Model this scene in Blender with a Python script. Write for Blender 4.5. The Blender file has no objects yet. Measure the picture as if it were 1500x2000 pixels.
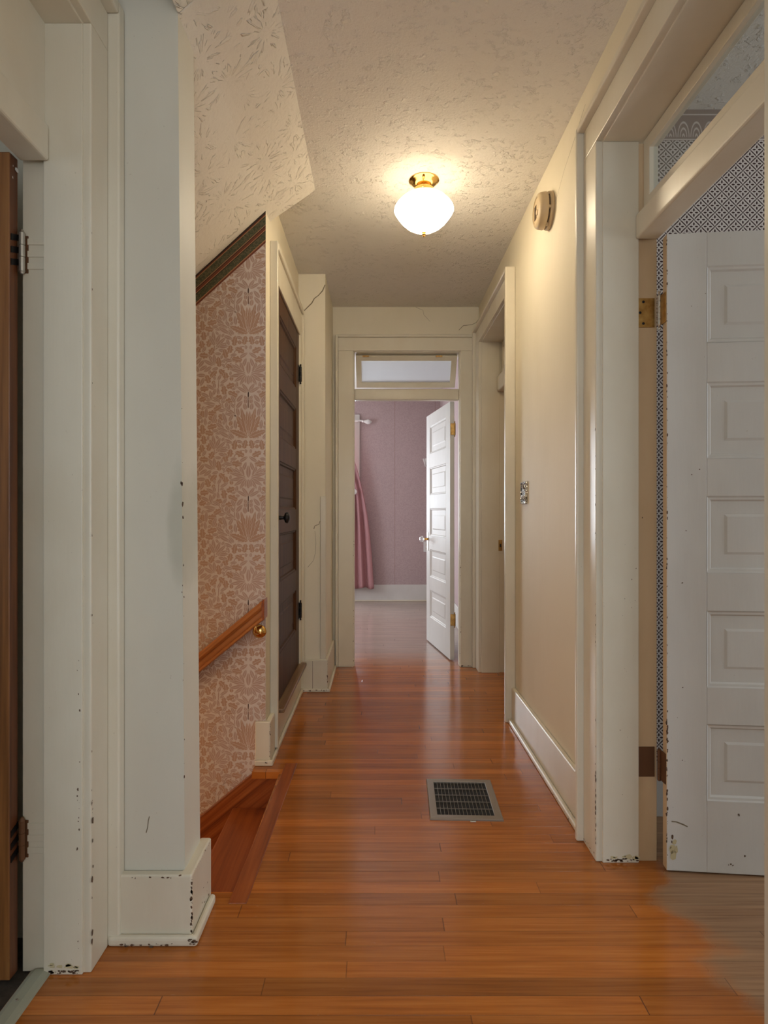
import bpy, bmesh, math, random
from mathutils import Vector, Matrix
random.seed(7)
S = bpy.context.scene
COL = S.collection
H = 1.167            # camera height
F = 1200.0           # focal length in pixels of the 1500x2000 frame
CZ = 2.72            # ceiling

# ------------------------------------------------------------------ materials
class NT:
    def __init__(s, name):
        s.m = bpy.data.materials.new(name); s.m.use_nodes = True
        s.t = s.m.node_tree; s.t.nodes.clear()
        s.out = s.t.nodes.new('ShaderNodeOutputMaterial')
        s.b = s.t.nodes.new('ShaderNodeBsdfPrincipled')
        s.t.links.new(s.b.outputs[0], s.out.inputs[0])
        s._pos = None
    def n(s, typ, **kw):
        nd = s.t.nodes.new('ShaderNode' + typ)
        for k, v in kw.items(): setattr(nd, k, v)
        return nd
    def put(s, sock, v):
        if isinstance(v, bpy.types.NodeSocket): s.t.links.new(v, sock)
        elif v is not None:
            if hasattr(sock.default_value, '__len__') and not hasattr(v, '__len__'): v = (v, v, v)
            if hasattr(sock.default_value, '__len__') and len(sock.default_value) == 4 and len(v) == 3: v = (*v, 1)
            sock.default_value = v
    def ma(s, op, a, b=None, c=None, clamp=False):
        nd = s.n('Math', operation=op); nd.use_clamp = clamp
        for i, v in enumerate((a, b, c)):
            if v is not None: s.put(nd.inputs[i], v)
        return nd.outputs[0]
    def pos(s):
        if s._pos is None:
            g = s.n('NewGeometry'); x = s.n('SeparateXYZ'); s.t.links.new(g.outputs['Position'], x.inputs[0])
            s._pos = (g.outputs['Position'], x.outputs[0], x.outputs[1], x.outputs[2])
        return s._pos
    def vec(s, x, y, z=0.0):
        c = s.n('CombineXYZ')
        for i, v in enumerate((x, y, z)): s.put(c.inputs[i], v)
        return c.outputs[0]
    def noise(s, v, scale=1, detail=3, rough=.55):
        nd = s.n('TexNoise'); s.put(nd.inputs['Vector'], v); nd.inputs['Scale'].default_value = scale
        nd.inputs['Detail'].default_value = detail; nd.inputs['Roughness'].default_value = rough
        return nd.outputs[0]
    def step(s, v, a, b, o0=0., o1=1.):
        nd = s.n('MapRange', interpolation_type='SMOOTHSTEP'); s.put(nd.inputs['Value'], v)
        for i, q in zip((1, 2, 3, 4), (a, b, o0, o1)): s.put(nd.inputs[i], q)
        return nd.outputs[0]
    def mix(s, f, a, b, mode='MIX'):
        nd = s.n('Mix', data_type='RGBA', blend_type=mode)
        s.put(nd.inputs[0], f); s.put(nd.inputs[6], a); s.put(nd.inputs[7], b)
        return nd.outputs[2]
    def ramp(s, f, stops):
        nd = s.n('ValToRGB'); s.put(nd.inputs[0], f); e = nd.color_ramp.elements
        while len(e) < len(stops): e.new(.5)
        for el, (p, c) in zip(e, stops): el.position = p; el.color = (*c, 1)
        return nd.outputs[0]
    def bump(s, h, strength=.3, dist=.01):
        nd = s.n('Bump'); s.put(nd.inputs['Height'], h); nd.inputs['Strength'].default_value = strength
        nd.inputs['Distance'].default_value = dist
        s.t.links.new(nd.outputs[0], s.b.inputs['Normal'])
    def set(s, col=None, rough=None, metal=None, spec=None, **kw):
        if col is not None: s.put(s.b.inputs['Base Color'], col)
        if rough is not None: s.put(s.b.inputs['Roughness'], rough)
        if metal is not None: s.b.inputs['Metallic'].default_value = metal
        if spec is not None: s.b.inputs['Specular IOR Level'].default_value = spec
        for k, v in kw.items(): s.put(s.b.inputs[k.replace('_', ' ')], v)
        return s.m

def plain(name, col, rough=.5, metal=0., spec=.5): return NT(name).set(col, rough, metal, spec)

def paint(name, c1, c2, rough=.4, bump=.05, sc=3., fine=60):
    t = NT(name); p, x, y, z = t.pos()
    n1 = t.noise(t.vec(x, y, t.ma('MULTIPLY', z, .5)), sc, 4)
    col = t.mix(t.step(n1, .38, .66), c1, c2)
    spk = t.noise(p, 130, 2); col = t.mix(t.step(spk, .73, .80, 0, .35), col, (.30, .24, .16))
    t.bump(t.noise(t.vec(x, y, t.ma('MULTIPLY', z, .12)), fine, 3), bump, .01)
    return t.set(col, rough, spec=.45)

def wood(name, dark, mid, light, ax='z', rough=.35, sc=1., fine=1.):
    """grain runs along axis ax"""
    t = NT(name); p, x, y, z = t.pos()
    k = dict(x=(1.6, 45, 45), y=(45, 1.6, 45), z=(45, 45, 1.6), s=(45, 45, 45))[ax]
    if ax == 's':   # along the slope of the stair, falling towards -x
        a = t.ma('ADD', t.ma('MULTIPLY', x, .773), t.ma('MULTIPLY', z, .634)); b = t.ma('SUBTRACT', t.ma('MULTIPLY', z, .773), t.ma('MULTIPLY', x, .634))
        v = t.vec(t.ma('MULTIPLY', a, 1.6), t.ma('MULTIPLY', b, 60), t.ma('MULTIPLY', y, 30))
    else:
        v = t.vec(t.ma('MULTIPLY', x, k[0] * sc), t.ma('MULTIPLY', y, k[1] * sc), t.ma('MULTIPLY', z, k[2] * sc))
    g = t.noise(v, 1, 5, .6)
    col = t.ramp(g, [(.28, dark), (.5, mid), (.72, light)])
    t.bump(g, .06, .01)
    return t.set(col, rough, spec=.5)

M = {}
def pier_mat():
    m = paint('pier_daylight_greyed_cream', (.665, .635, .535), (.63, .595, .495), .5, .06, 2.2, 26)  # cream with less yellow: the grey of daylight is put into the paint
    nt = m.node_tree; b = nt.nodes['Principled BSDF']; src = b.inputs['Base Color'].links[0].from_socket
    t = NT.__new__(NT); t.m = m; t.t = nt; t.b = b; t._pos = None
    p, x, y, z = t.pos(); n = t.noise(p, 9, 4)
    a = t.ma('DIVIDE', t.ma('ADD', x, .548), .035); c = t.ma('DIVIDE', t.ma('SUBTRACT', z, 1.13), .17)
    d = t.ma('ADD', t.ma('ADD', t.ma('MULTIPLY', a, a), t.ma('MULTIPLY', c, c)), t.ma('MULTIPLY', t.ma('SUBTRACT', n, .5), 1.6))
    t.put(b.inputs['Base Color'], t.mix(t.step(d, .1, 1.3, .38, 0), src, (.33, .33, .24)))
    return m
M['wall'] = paint('cream_plaster_paint', (.78, .71, .56), (.74, .67, .515), .65, .10, 2.2, 26)
M['wall_room'] = paint('pale_green_plaster_paint', (.66, .70, .58), (.62, .66, .54), .6, .05)
M['wall_plain'] = paint('off_white_plaster_paint', (.72, .70, .66), (.68, .66, .62), .6, .05)
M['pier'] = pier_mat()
M['trim'] = paint('cream_gloss_trim_paint', (.71, .655, .525), (.67, .605, .47), .33, .05, 4)
M['trim_tan'] = paint('tan_undercoat_paint', (.62, .45, .27), (.56, .39, .22), .4, .05, 4)
M['door_white'] = paint('white_gloss_door_paint', (.67, .65, .605), (.62, .595, .55), .5, .05, 3)
M['door_white'].node_tree.nodes['Principled BSDF'].inputs['Specular IOR Level'].default_value = .2
M['chip'] = plain('bare_chipped_wood', (.11, .06, .032), .7)
M['crack'] = plain('plaster_crack', (.20, .16, .10), .8)
M['yellow'] = plain('yellowed_old_paint', (.55, .47, .27), .6)
M['dark'] = plain('opening_shade_black', (.012, .011, .010), .8)
M['brass'] = plain('polished_brass', (.80, .50, .16), .16, 1.)
M['oldbrass'] = NT('tarnished_brass'); _t = M['oldbrass']; _p = _t.pos()
M['oldbrass'] = _t.set(_t.ramp(_t.noise(_p[0], 30, 3), [(.35, (.38, .20, .055)), (.65, (.62, .38, .12))]), .35, .85)
M['rust'] = plain('rusty_painted_hinge', (.13, .055, .02), .6, .2)
M['iron'] = plain('black_iron', (.018, .016, .016), .38, .6)
M['steel'] = plain('worn_steel', (.52, .49, .43), .35, .9)
M['silver'] = NT('ornate_pewter'); _t = M['silver']; _p = _t.pos()
_v = _t.n('TexVoronoi'); _v.inputs['Scale'].default_value = 95; _t.t.links.new(_p[0], _v.inputs['Vector']); _t.bump(_v.outputs['Distance'], .9, .01)
M['silver'] = _t.set((.62, .62, .60), .22, 1.)
M['register'] = plain('brown_grey_register_enamel', (.30, .255, .21), .35, .5)
M['plastic'] = plain('yellowed_beige_plastic', (.55, .42, .25), .42)
M['plastic_dark'] = plain('shadow_slot_plastic', (.10, .06, .03), .6)
M['white_plastic'] = plain('white_plastic', (.75, .73, .70), .35)
M['threshold'] = paint('grey_green_painted_metal', (.36, .36, .27), (.30, .30, .22), .35, .03)
M['darkfloor'] = paint('dark_worn_linoleum', (.035, .028, .022), (.07, .055, .04), .5, .1, 20)
M['sill'] = wood('worn_sill_wood', (.13, .07, .035), (.22, .115, .055), (.30, .20, .09), 'y', .35)
M['stair'] = wood('varnished_red_pine', (.15, .030, .007), (.30, .072, .015), (.40, .115, .028), 'y', .3)
M['skirt'] = wood('varnished_red_pine_skirt', (.12, .024, .006), (.30, .078, .018), (.43, .14, .038), 's', .3)
M['rail'] = wood('honey_oak', (.25, .075, .018), (.45, .155, .038), (.56, .23, .07), 's', .33)
M['brown'] = wood('golden_brown_door_wood', (.13, .048, .012), (.26, .105, .028), (.33, .15, .045), 'z', .38)
M['brown_edge'] = wood('red_brown_door_edge', (.07, .02, .006), (.13, .042, .013), (.18, .065, .022), 'z', .4)
M['closet'] = wood('dark_stained_fir', (.032, .011, .0035), (.066, .025, .008), (.095, .040, .014), 'z', .45)
M['closet'].node_tree.nodes['Principled BSDF'].inputs['Specular IOR Level'].default_value = .14

def floor_mat():
    t = NT('narrow_oak_strip_floor'); p, x, y, z = t.pos()
    W = .057
    yy = t.ma('DIVIDE', y, W); row = t.ma('FLOOR', yy); fr = t.ma('SUBTRACT', yy, row)
    w1 = t.n('TexWhiteNoise', noise_dimensions='1D'); t.put(w1.inputs['W'], row)
    xs = t.ma('ADD', x, t.ma('MULTIPLY', w1.outputs[0], 5.))
    bi = t.ma('FLOOR', t.ma('DIVIDE', xs, 1.15)); bf = t.ma('SUBTRACT', t.ma('DIVIDE', xs, 1.15), bi)
    w2 = t.n('TexWhiteNoise', noise_dimensions='2D'); t.put(w2.inputs['Vector'], t.vec(row, bi))
    r = w2.outputs[0]
    g = t.noise(t.vec(t.ma('MULTIPLY', xs, 2.4), t.ma('MULTIPLY', y, 75), t.ma('MULTIPLY', r, 37)), 1, 5, .62)
    g2 = t.noise(t.vec(t.ma('MULTIPLY', xs, 5), t.ma('MULTIPLY', y, 300), r), 1, 2)
    gg = t.ma('ADD', t.ma('MULTIPLY', g, .75), t.ma('MULTIPLY', g2, .25))
    col = t.ramp(gg, [(.28, (.25, .070, .012)), (.48, (.40, .124, .020)), (.70, (.50, .178, .036))])
    col = t.mix(1., col, t.vec(*[t.ma('ADD', .80, t.ma('MULTIPLY', r, k)) for k in (.42, .38, .30)]), 'MULTIPLY')
    # scuffed, finish worn off beside the white door
    wn = t.noise(t.vec(t.ma('MULTIPLY', x, 4), t.ma('MULTIPLY', y, 7)), 1, 2, .5)
    e = t.ma('ADD', x, t.ma('MULTIPLY', t.ma('SUBTRACT', wn, .5), .35))
    e = t.ma('ADD', e, t.ma('MULTIPLY', t.ma('ABSOLUTE', t.ma('SUBTRACT', y, 1.55)), -.06))
    worn = t.ma('MULTIPLY', t.step(e, .82, .93), t.step(y, 2.42, 2.48, 1, 0))
    col = t.mix(t.ma('MULTIPLY', worn, .85), col, t.ramp(gg, [(.3, (.22, .12, .06)), (.66, (.43, .28, .16))]))
    bed_glare = t.step(y, 4.4, 5.3)
    col = t.mix(t.ma('MULTIPLY', bed_glare, .92), col, t.ramp(gg, [(.3, (.27, .20, .17)), (.66, (.43, .34, .295))]))  # greyer worn bedroom boards, daylight glare painted into their colour
    gap = t.ma('MAXIMUM', t.step(t.ma('ABSOLUTE', t.ma('SUBTRACT', fr, .5)), .478, .496), t.step(t.ma('ABSOLUTE', t.ma('SUBTRACT', bf, .5)), .4982, .4995))
    col = t.mix(t.ma('MULTIPLY', gap, t.ma('ADD', .35, t.ma('MULTIPLY', w1.outputs[0], .5))), col, (.04, .016, .008))
    scr = t.noise(t.vec(t.ma('MULTIPLY', x, 9), t.ma('MULTIPLY', y, 60)), 3, 3)
    col = t.mix(t.step(scr, .70, .80, 0, .35), col, (.55, .40, .28))
    rg = t.ma('ADD', t.ma('ADD', .10, t.ma('MULTIPLY', wn, .14)), t.ma('MULTIPLY', worn, .25))
    t.bump(t.ma('SUBTRACT', t.ma('MULTIPLY', gg, .3), gap), .12, .004)
    return t.set(col, rg, spec=.55)
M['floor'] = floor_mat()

def ceil_mat():
    t = NT('textured_ceiling_plaster'); p, x, y, z = t.pos()
    n1 = t.noise(p, 38, 4, .6); n2 = t.noise(p, 11, 3)
    blob = t.ma('MULTIPLY', t.step(n1, .52, .64), t.step(n2, .42, .6))
    t.bump(t.ma('ADD', t.ma('MULTIPLY', blob, 1.), t.ma('MULTIPLY', t.noise(p, 120, 2), .35)), .6, .012)
    pit = t.ma('MULTIPLY', t.step(t.noise(p, 75, 1), .70, .76), t.step(t.noise(p, 3.2, 2), .50, .6))
    c = t.mix(t.ma('MULTIPLY', pit, .55), (.78, .75, .69), (.46, .42, .35))
    return t.set(c, .75, spec=.3)
M['ceil'] = ceil_mat()

def stomp_mat():
    t = NT('stomped_slope_plaster'); p, x, y, z = t.pos()
    sx, sz = .741, .671
    b = t.ma('ADD', t.ma('MULTIPLY', x, sx), t.ma('MULTIPLY', z, sz))
    v2 = t.vec(b, y, 0)
    vo = t.n('TexVoronoi', voronoi_dimensions='2D'); t.put(vo.inputs['Vector'], v2); vo.inputs['Scale'].default_value = 6.2; vo.inputs['Randomness'].default_value = .75
    d = t.n('VectorMath', operation='SUBTRACT'); t.put(d.inputs[0], v2); t.put(d.inputs[1], vo.outputs['Position'])
    q = t.n('SeparateXYZ'); t.t.links.new(d.outputs[0], q.inputs[0])
    ang = t.ma('ARCTAN2', q.outputs[0], q.outputs[1]); dist = t.ma('MULTIPLY', vo.outputs['Distance'], 1.)
    cs = t.n('SeparateColor'); t.t.links.new(vo.outputs['Color'], cs.inputs[0])
    nz = t.noise(t.vec(t.ma('MULTIPLY', ang, 4.6), t.ma('MULTIPLY', dist, 2.2), t.ma('MULTIPLY', cs.outputs[0], 60)), 1, 2)
    ridge = t.ma('MULTIPLY', t.step(nz, .57, .63), t.ma('MULTIPLY', t.step(dist, .14, .22), t.step(dist, .5, .8, 1, 0)))
    ridge = t.ma('MULTIPLY', ridge, t.step(t.noise(v2, 5, 2), .38, .58))
    t.bump(t.ma('ADD', ridge, t.ma('MULTIPLY', t.noise(p, 70, 3), .25)), .8, .011)
    return t.set(t.mix(t.ma('MULTIPLY', ridge, .05), (.75, .705, .62), (.5, .45, .36)), .7, spec=.3)
M['stomp'] = stomp_mat()

def lattice_mat():
    t = NT('trellis_flower_wallpaper'); p, x, y, z = t.pos()
    k = 1 / .054
    u = t.ma('MULTIPLY', t.ma('ADD', x, z), k); v = t.ma('MULTIPLY', t.ma('SUBTRACT', x, z), k)
    fu, fv = t.ma('FLOOR', u), t.ma('FLOOR', v)
    a = t.ma('SUBTRACT', t.ma('SUBTRACT', u, fu), .5); b = t.ma('SUBTRACT', t.ma('SUBTRACT', v, fv), .5)
    aa, ab = t.ma('ABSOLUTE', a), t.ma('ABSOLUTE', b)
    par = t.ma('ABSOLUTE', t.ma('MODULO', t.ma('ADD', fu, fv), 2.))
    lu = t.ma('MULTIPLY', t.step(aa, .435, .45), t.ma('SUBTRACT', 1., t.ma('MULTIPLY', par, t.step(ab, .33, .35))))
    lv = t.ma('MULTIPLY', t.step(ab, .435, .45), t.ma('SUBTRACT', 1., t.ma('MULTIPLY', t.ma('SUBTRACT', 1., par), t.step(aa, .33, .35))))
    P = t.ma('ABSOLUTE', t.ma('ADD', a, b)); Q = t.ma('ABSOLUTE', t.ma('SUBTRACT', a, b))
    mx, mn = t.ma('MAXIMUM', P, Q), t.ma('MINIMUM', P, Q)
    e1 = t.ma('DIVIDE', t.ma('SUBTRACT', mx, .38), .23); e2 = t.ma('DIVIDE', mn, .125)
    pet = t.step(t.ma('ADD', t.ma('MULTIPLY', e1, e1), t.ma('MULTIPLY', e2, e2)), .8, 1.2, 1, 0)
    d1 = t.ma('SUBTRACT', aa, .27); d2 = t.ma('SUBTRACT', ab, .0)
    dots = t.step(t.ma('MINIMUM', t.ma('ADD', t.ma('MULTIPLY', d1, d1), t.ma('MULTIPLY', ab, ab)),
                       t.ma('ADD', t.ma('MULTIPLY', t.ma('SUBTRACT', ab, .27), t.ma('SUBTRACT', ab, .27)), t.ma('MULTIPLY', aa, aa))), .0005, .0016, 1, 0)
    ink = t.ma('MAXIMUM', t.ma('MAXIMUM', lu, lv), t.ma('MAXIMUM', pet, dots))
    # paper border of arches under the ceiling
    bx = t.ma('SUBTRACT', t.ma('FRACT', t.ma('DIVIDE', x, .05)), .5)
    bz = t.ma('DIVIDE', t.ma('SUBTRACT', z, 2.612), .06)
    rr = t.ma('SQRT', t.ma('ADD', t.ma('MULTIPLY', t.ma('MULTIPLY', bx, bx), 5.), t.ma('MULTIPLY', bz, bz)))
    arc = t.step(t.ma('ABSOLUTE', t.ma('SUBTRACT', t.ma('FRACT', t.ma('MULTIPLY', rr, 2.6)), .5)), .14, .2, 1, 0)
    arc = t.ma('MULTIPLY', arc, t.ma('MULTIPLY', t.step(rr, 1.1, 1.15, 1, 0), t.step(bz, 0, .05)))
    edge = t.ma('MAXIMUM', t.step(t.ma('ABSOLUTE', t.ma('SUBTRACT', z, 2.604)), .0015, .003, 1, 0), t.step(t.ma('ABSOLUTE', t.ma('SUBTRACT', z, 2.70)), .0015, .003, 1, 0))
    bcol = t.mix(t.ma('MAXIMUM', arc, edge), (.30, .24, .22), (.66, .60, .56))
    main = t.mix(ink, (.69, .63, .59), (.055, .026, .024))
    return t.set(t.mix(t.ma('GREATER_THAN', z, 2.60), main, bcol), .7, spec=.25)
M['lattice'] = lattice_mat()

def pink_mat():
    t = NT('dusty_pink_wallpaper'); p, x, y, z = t.pos()
    n1 = t.noise(p, 90, 3); n2 = t.noise(p, 4, 3)
    c = t.mix(t.step(n1, .4, .62), (.48, .37, .36), (.43, .325, .318))
    c = t.mix(t.step(n2, .45, .7, 0, .25), c, (.50, .38, .37))
    fx = t.ma('ABSOLUTE', t.ma('SUBTRACT', t.ma('FRACT', t.ma('DIVIDE', t.ma('SUBTRACT', x, .208 - .265), .53)), .5))
    c = t.mix(t.step(fx, .004, .008, .55, 0), c, (.30, .17, .12))
    return t.set(c, .75, spec=.25)
M['pink'] = pink_mat()
M['paper'] = paint('blush_wallpaper_ground', (.71, .615, .55), (.68, .585, .52), .7, .04, 3)
M['leaf'] = paint('terracotta_leaf_print', (.49, .31, .215), (.46, .285, .195), .7, .03, 5)
M['leaf2'] = paint('rose_leaf_print', (.50, .345, .275), (.47, .32, .25), .7, .03, 5)

def border_mat():
    t = NT('green_striped_paper_border'); p, x, y, z = t.pos()
    # distance across the band, perpendicular to its slope
    d = t.ma('MULTIPLY', t.ma('SUBTRACT', t.ma('SUBTRACT', z, 2.560), t.ma('MULTIPLY', t.ma('ADD', x, .5225), .907)), -.7407)
    n = t.noise(p, 160, 2)
    g = t.mix(t.step(n, .42, .6), (.055, .062, .032), (.12, .105, .055))
    red, tan, dk = (.16, .042, .02), (.42, .21, .10), (.035, .02, .012)
    c = g
    for a, b, q in ((-.05, .006, dk), (.006, .010, red), (.010, .013, tan), (.043, .046, tan), (.046, .050, dk), (.050, .060, red), (.060, .063, tan), (.063, .067, dk), (.094, .098, tan), (.098, .2, red)):
        mk = t.ma('MULTIPLY', t.ma('GREATER_THAN', d, a), t.ma('LESS_THAN', d, b)); c = t.mix(mk, c, q)
    return t.set(c, .6, spec=.3)
M['border'] = border_mat()

def curtain_mat():
    t = NT('rose_curtain_cloth'); p = t.pos()
    t.bump(t.noise(p[0], 300, 2), .1, .002)
    return t.set(t.mix(t.noise(p[0], 8, 2), (.48, .26, .265), (.43, .22, .225)), .85, spec=.2)
M['curtain'] = curtain_mat()

def thin_glass(name, tint=(.9, .92, .92), f=.08):
    t = NT(name); t.t.nodes.remove(t.b)
    tr = t.n('BsdfTransparent'); gl = t.n('BsdfGlossy'); mx = t.n('MixShader'); fr = t.n('Fresnel'); t.put(fr.inputs[0], t.ma('SUBTRACT', 1.5, t.ma('MULTIPLY', t.n('NewGeometry').outputs['Backfacing'], .8333)))
    tr.inputs[0].default_value = (*tint, 1); gl.inputs['Roughness'].default_value = .04
    t.t.links.new(fr.outputs[0], mx.inputs[0]); t.t.links.new(tr.outputs[0], mx.inputs[1]); t.t.links.new(gl.outputs[0], mx.inputs[2])
    t.t.links.new(mx.outputs[0], t.out.inputs[0]); return t.m
M['glass'] = thin_glass('transom_glass')
def frost_mat():
    t = NT('frosted_transom_glass'); t.t.nodes.remove(t.b)
    tr = t.n('BsdfTransparent'); df = t.n('BsdfTranslucent'); gl = t.n('BsdfGlossy'); m1 = t.n('MixShader'); m2 = t.n('MixShader'); fr = t.n('Fresnel'); t.put(fr.inputs[0], t.ma('SUBTRACT', 1.5, t.ma('MULTIPLY', t.n('NewGeometry').outputs['Backfacing'], .8333)))
    tr.inputs[0].default_value = (.85, .87, .88, 1); df.inputs[0].default_value = (.8, .82, .84, 1); gl.inputs['Roughness'].default_value = .1
    m1.inputs[0].default_value = .45
    t.t.links.new(tr.outputs[0], m1.inputs[1]); t.t.links.new(df.outputs[0], m1.inputs[2])
    t.t.links.new(fr.outputs[0], m2.inputs[0]); t.t.links.new(m1.outputs[0], m2.inputs[1]); t.t.links.new(gl.outputs[0], m2.inputs[2])
    t.t.links.new(m2.outputs[0], t.out.inputs[0]); return t.m
M['frost'] = frost_mat()
M['crystal'] = NT('cut_glass_knob').set((.95, .95, .95), .05, 0, .5, Transmission_Weight=.7, IOR=1.5)

LAMP = 27.0
def lamp_mat():
    t = NT('lit_frosted_lamp_glass'); p, x, y, z = t.pos()
    zr = t.ma('SUBTRACT', CZ, z)
    core = t.ma('MULTIPLY', t.step(zr, .112, .158), t.step(zr, .19, .245, 1., .5))
    etch = t.step(t.noise(p, 60, 2), .42, .62, .75, 1.)
    st = t.ma('MULTIPLY', t.ma('MULTIPLY', t.ma('ADD', t.ma('MULTIPLY', core, .88), .12), etch), LAMP)
    t.put(t.b.inputs['Emission Strength'], st); t.put(t.b.inputs['Emission Color'], (1., .83, .58))
    return t.set((.85, .82, .74), .2)
M['lamp'] = lamp_mat()

# ------------------------------------------------------------------ geometry helpers
IDW = lambda x, y, z: Vector((x, y, z))
def box(bm, x0, x1, y0, y1, z0, z1, m=0, W=IDW):
    vs = [bm.verts.new(W(x, y, z)) for z in (z0, z1) for x, y in ((x0, y0), (x1, y0), (x1, y1), (x0, y1))]
    for f in ((3, 2, 1, 0), (4, 5, 6, 7), (0, 1, 5, 4), (1, 2, 6, 5), (2, 3, 7, 6), (3, 0, 4, 7)):
        bm.faces.new([vs[i] for i in f]).material_index = m
def prism(bm, pts, ax, a0, a1, m=0):
    mk = {'x': lambda p, a: (a, p[0], p[1]), 'y': lambda p, a: (p[0], a, p[1]), 'z': lambda p, a: (p[0], p[1], a)}[ax]
    A = [bm.verts.new(mk(p, a0)) for p in pts]; B = [bm.verts.new(mk(p, a1)) for p in pts]
    n = len(pts)
    fs = [bm.faces.new(A[::-1]), bm.faces.new(B)] + [bm.faces.new((A[i], A[(i + 1) % n], B[(i + 1) % n], B[i])) for i in range(n)]
    for f in fs: f.material_index = m
def basis(d):
    d = Vector(d).normalized(); u = d.orthogonal().normalized(); return u, d.cross(u), d
def lathe(bm, prof, o, d, seg=32, m=0, cap=True):
    u, v, w = basis(d); o = Vector(o); rings = []
    for r, h in prof:
        if r < 1e-6: rings.append([bm.verts.new(o + w * h)])
        else: rings.append([bm.verts.new(o + w * h + (u * math.cos(2 * math.pi * i / seg) + v * math.sin(2 * math.pi * i / seg)) * r) for i in range(seg)])
    for a, b in zip(rings, rings[1:]):
        for i in range(seg):
            j = (i + 1) % seg
            q = ([a[0]] if len(a) == 1 else [a[i], a[j]]) + ([b[0]] if len(b) == 1 else [b[j], b[i]])
            if len(q) > 2: bm.faces.new(q).material_index = m
    if cap:
        for r in (rings[0], rings[-1]):
            if len(r) > 1: bm.faces.new(r).material_index = m
def tube(bm, pts, r, seg=10, m=0):
    pts = [Vector(p) for p in pts]; rings = []; u = None
    for i, p in enumerate(pts):
        d = (pts[min(i + 1, len(pts) - 1)] - pts[max(i - 1, 0)]).normalized()
        u = d.orthogonal().normalized() if u is None else (u - d * u.dot(d)).normalized()
        v = d.cross(u); rr = r[i] if hasattr(r, '__len__') else r
        rings.append([bm.verts.new(p + (u * math.cos(2 * math.pi * k / seg) + v * math.sin(2 * math.pi * k / seg)) * rr) for k in range(seg)])
    for a, b in zip(rings, rings[1:]):
        for k in range(seg): bm.faces.new((a[k], a[(k + 1) % seg], b[(k + 1) % seg], b[k])).material_index = m
    for r_ in (rings[0][::-1], rings[-1]): bm.faces.new(r_).material_index = m
def ribbon(bm, pts, n, w, m=1, off=.0006):
    """thin crack lying on a surface with normal n"""
    n = Vector(n); P = [Vector(p) + n * off for p in pts]; L = []; R = []
    for i, p in enumerate(P):
        d = (P[min(i + 1, len(P) - 1)] - P[max(i - 1, 0)]).normalized(); s = d.cross(n).normalized() * w * random.uniform(.35, .65)
        L.append(bm.verts.new(p + s)); R.append(bm.verts.new(p - s))
    for i in range(len(P) - 1): bm.faces.new((L[i], L[i + 1], R[i + 1], R[i])).material_index = m
def chips(bm, p0, p1, n, num, size, m=1, spread=.004, stretch=1.8):
    """flakes of missing paint strewn along an edge"""
    p0, p1, n = Vector(p0), Vector(p1), Vector(n).normalized(); d = (p1 - p0).normalized(); s = n.cross(d)
    for _ in range(num):
        c = p0.lerp(p1, random.random()) + s * random.uniform(-spread, spread) + n * .0007
        k = size * .85 * random.uniform(.3, 1.) ** 1.6; q = random.randint(6, 8)
        bm.faces.new([bm.verts.new(c + (d * math.cos(2 * math.pi * i / q) * stretch + s * math.sin(2 * math.pi * i / q)) * k * random.uniform(.6, 1.25)) for i in range(q)]).material_index = m

def link(name, data, parent):
    o = bpy.data.objects.new(name, data); COL.objects.link(o)
    if parent: o.parent = parent
    return o
def root_loc(o):
    while o.parent: o = o.parent
    return o.location
def obj(name, bm, mats, parent=None, bevel=0, smooth=False, seg=2, normals=True):
    if normals: bmesh.ops.recalc_face_normals(bm, faces=bm.faces)
    if parent: o0 = Vector(root_loc(parent))
    else:
        xs = [v.co for v in bm.verts]
        o0 = Vector(((min(v.x for v in xs) + max(v.x for v in xs)) / 2, (min(v.y for v in xs) + max(v.y for v in xs)) / 2, min(v.z for v in xs)))
    bmesh.ops.translate(bm, verts=bm.verts, vec=-o0)
    me = bpy.data.meshes.new(name); bm.to_mesh(me); bm.free()
    for k in (mats if isinstance(mats, (list, tuple)) else [mats]): me.materials.append(M[k])
    if smooth:
        me.polygons.foreach_set('use_smooth', [True] * len(me.polygons))
        if smooth != 'all': me.set_sharp_from_angle(angle=math.radians(smooth if smooth is not True else 40))
    o = link(name, me, parent)
    if not parent: o.location = o0
    if bevel:
        b = o.modifiers.new('edge', 'BEVEL'); b.width = bevel; b.segments = seg; b.limit_method = 'ANGLE'; b.angle_limit = math.radians(50)
    return o
def empty(name, loc):
    o = link(name, None, None); o.location = loc; return o
def tag(o, label, cat, kind=None, group=None):
    o['label'] = label; o['category'] = cat
    if kind: o['kind'] = kind
    if group: o['group'] = group
    return o
def NB(): return bmesh.new()
ST = 'structure'

# ------------------------------------------------------------------ main planes
XR, XRI = .757, .93          # hall face and room face of the wall on the right
XL, XLI = -.760, -.905       # the same for the wall on the left beside the camera
XS = -.525                   # wall with the dark door, past the stairs
YF, YFI = 4.655, 4.79        # wall at the end of the hall
R1 = (1.163, 2.044); R2 = (3.555, 4.46); ZT = 2.40
L1 = (.70, 1.549)
FX = (-.185, .608); FZ = 2.376

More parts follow.
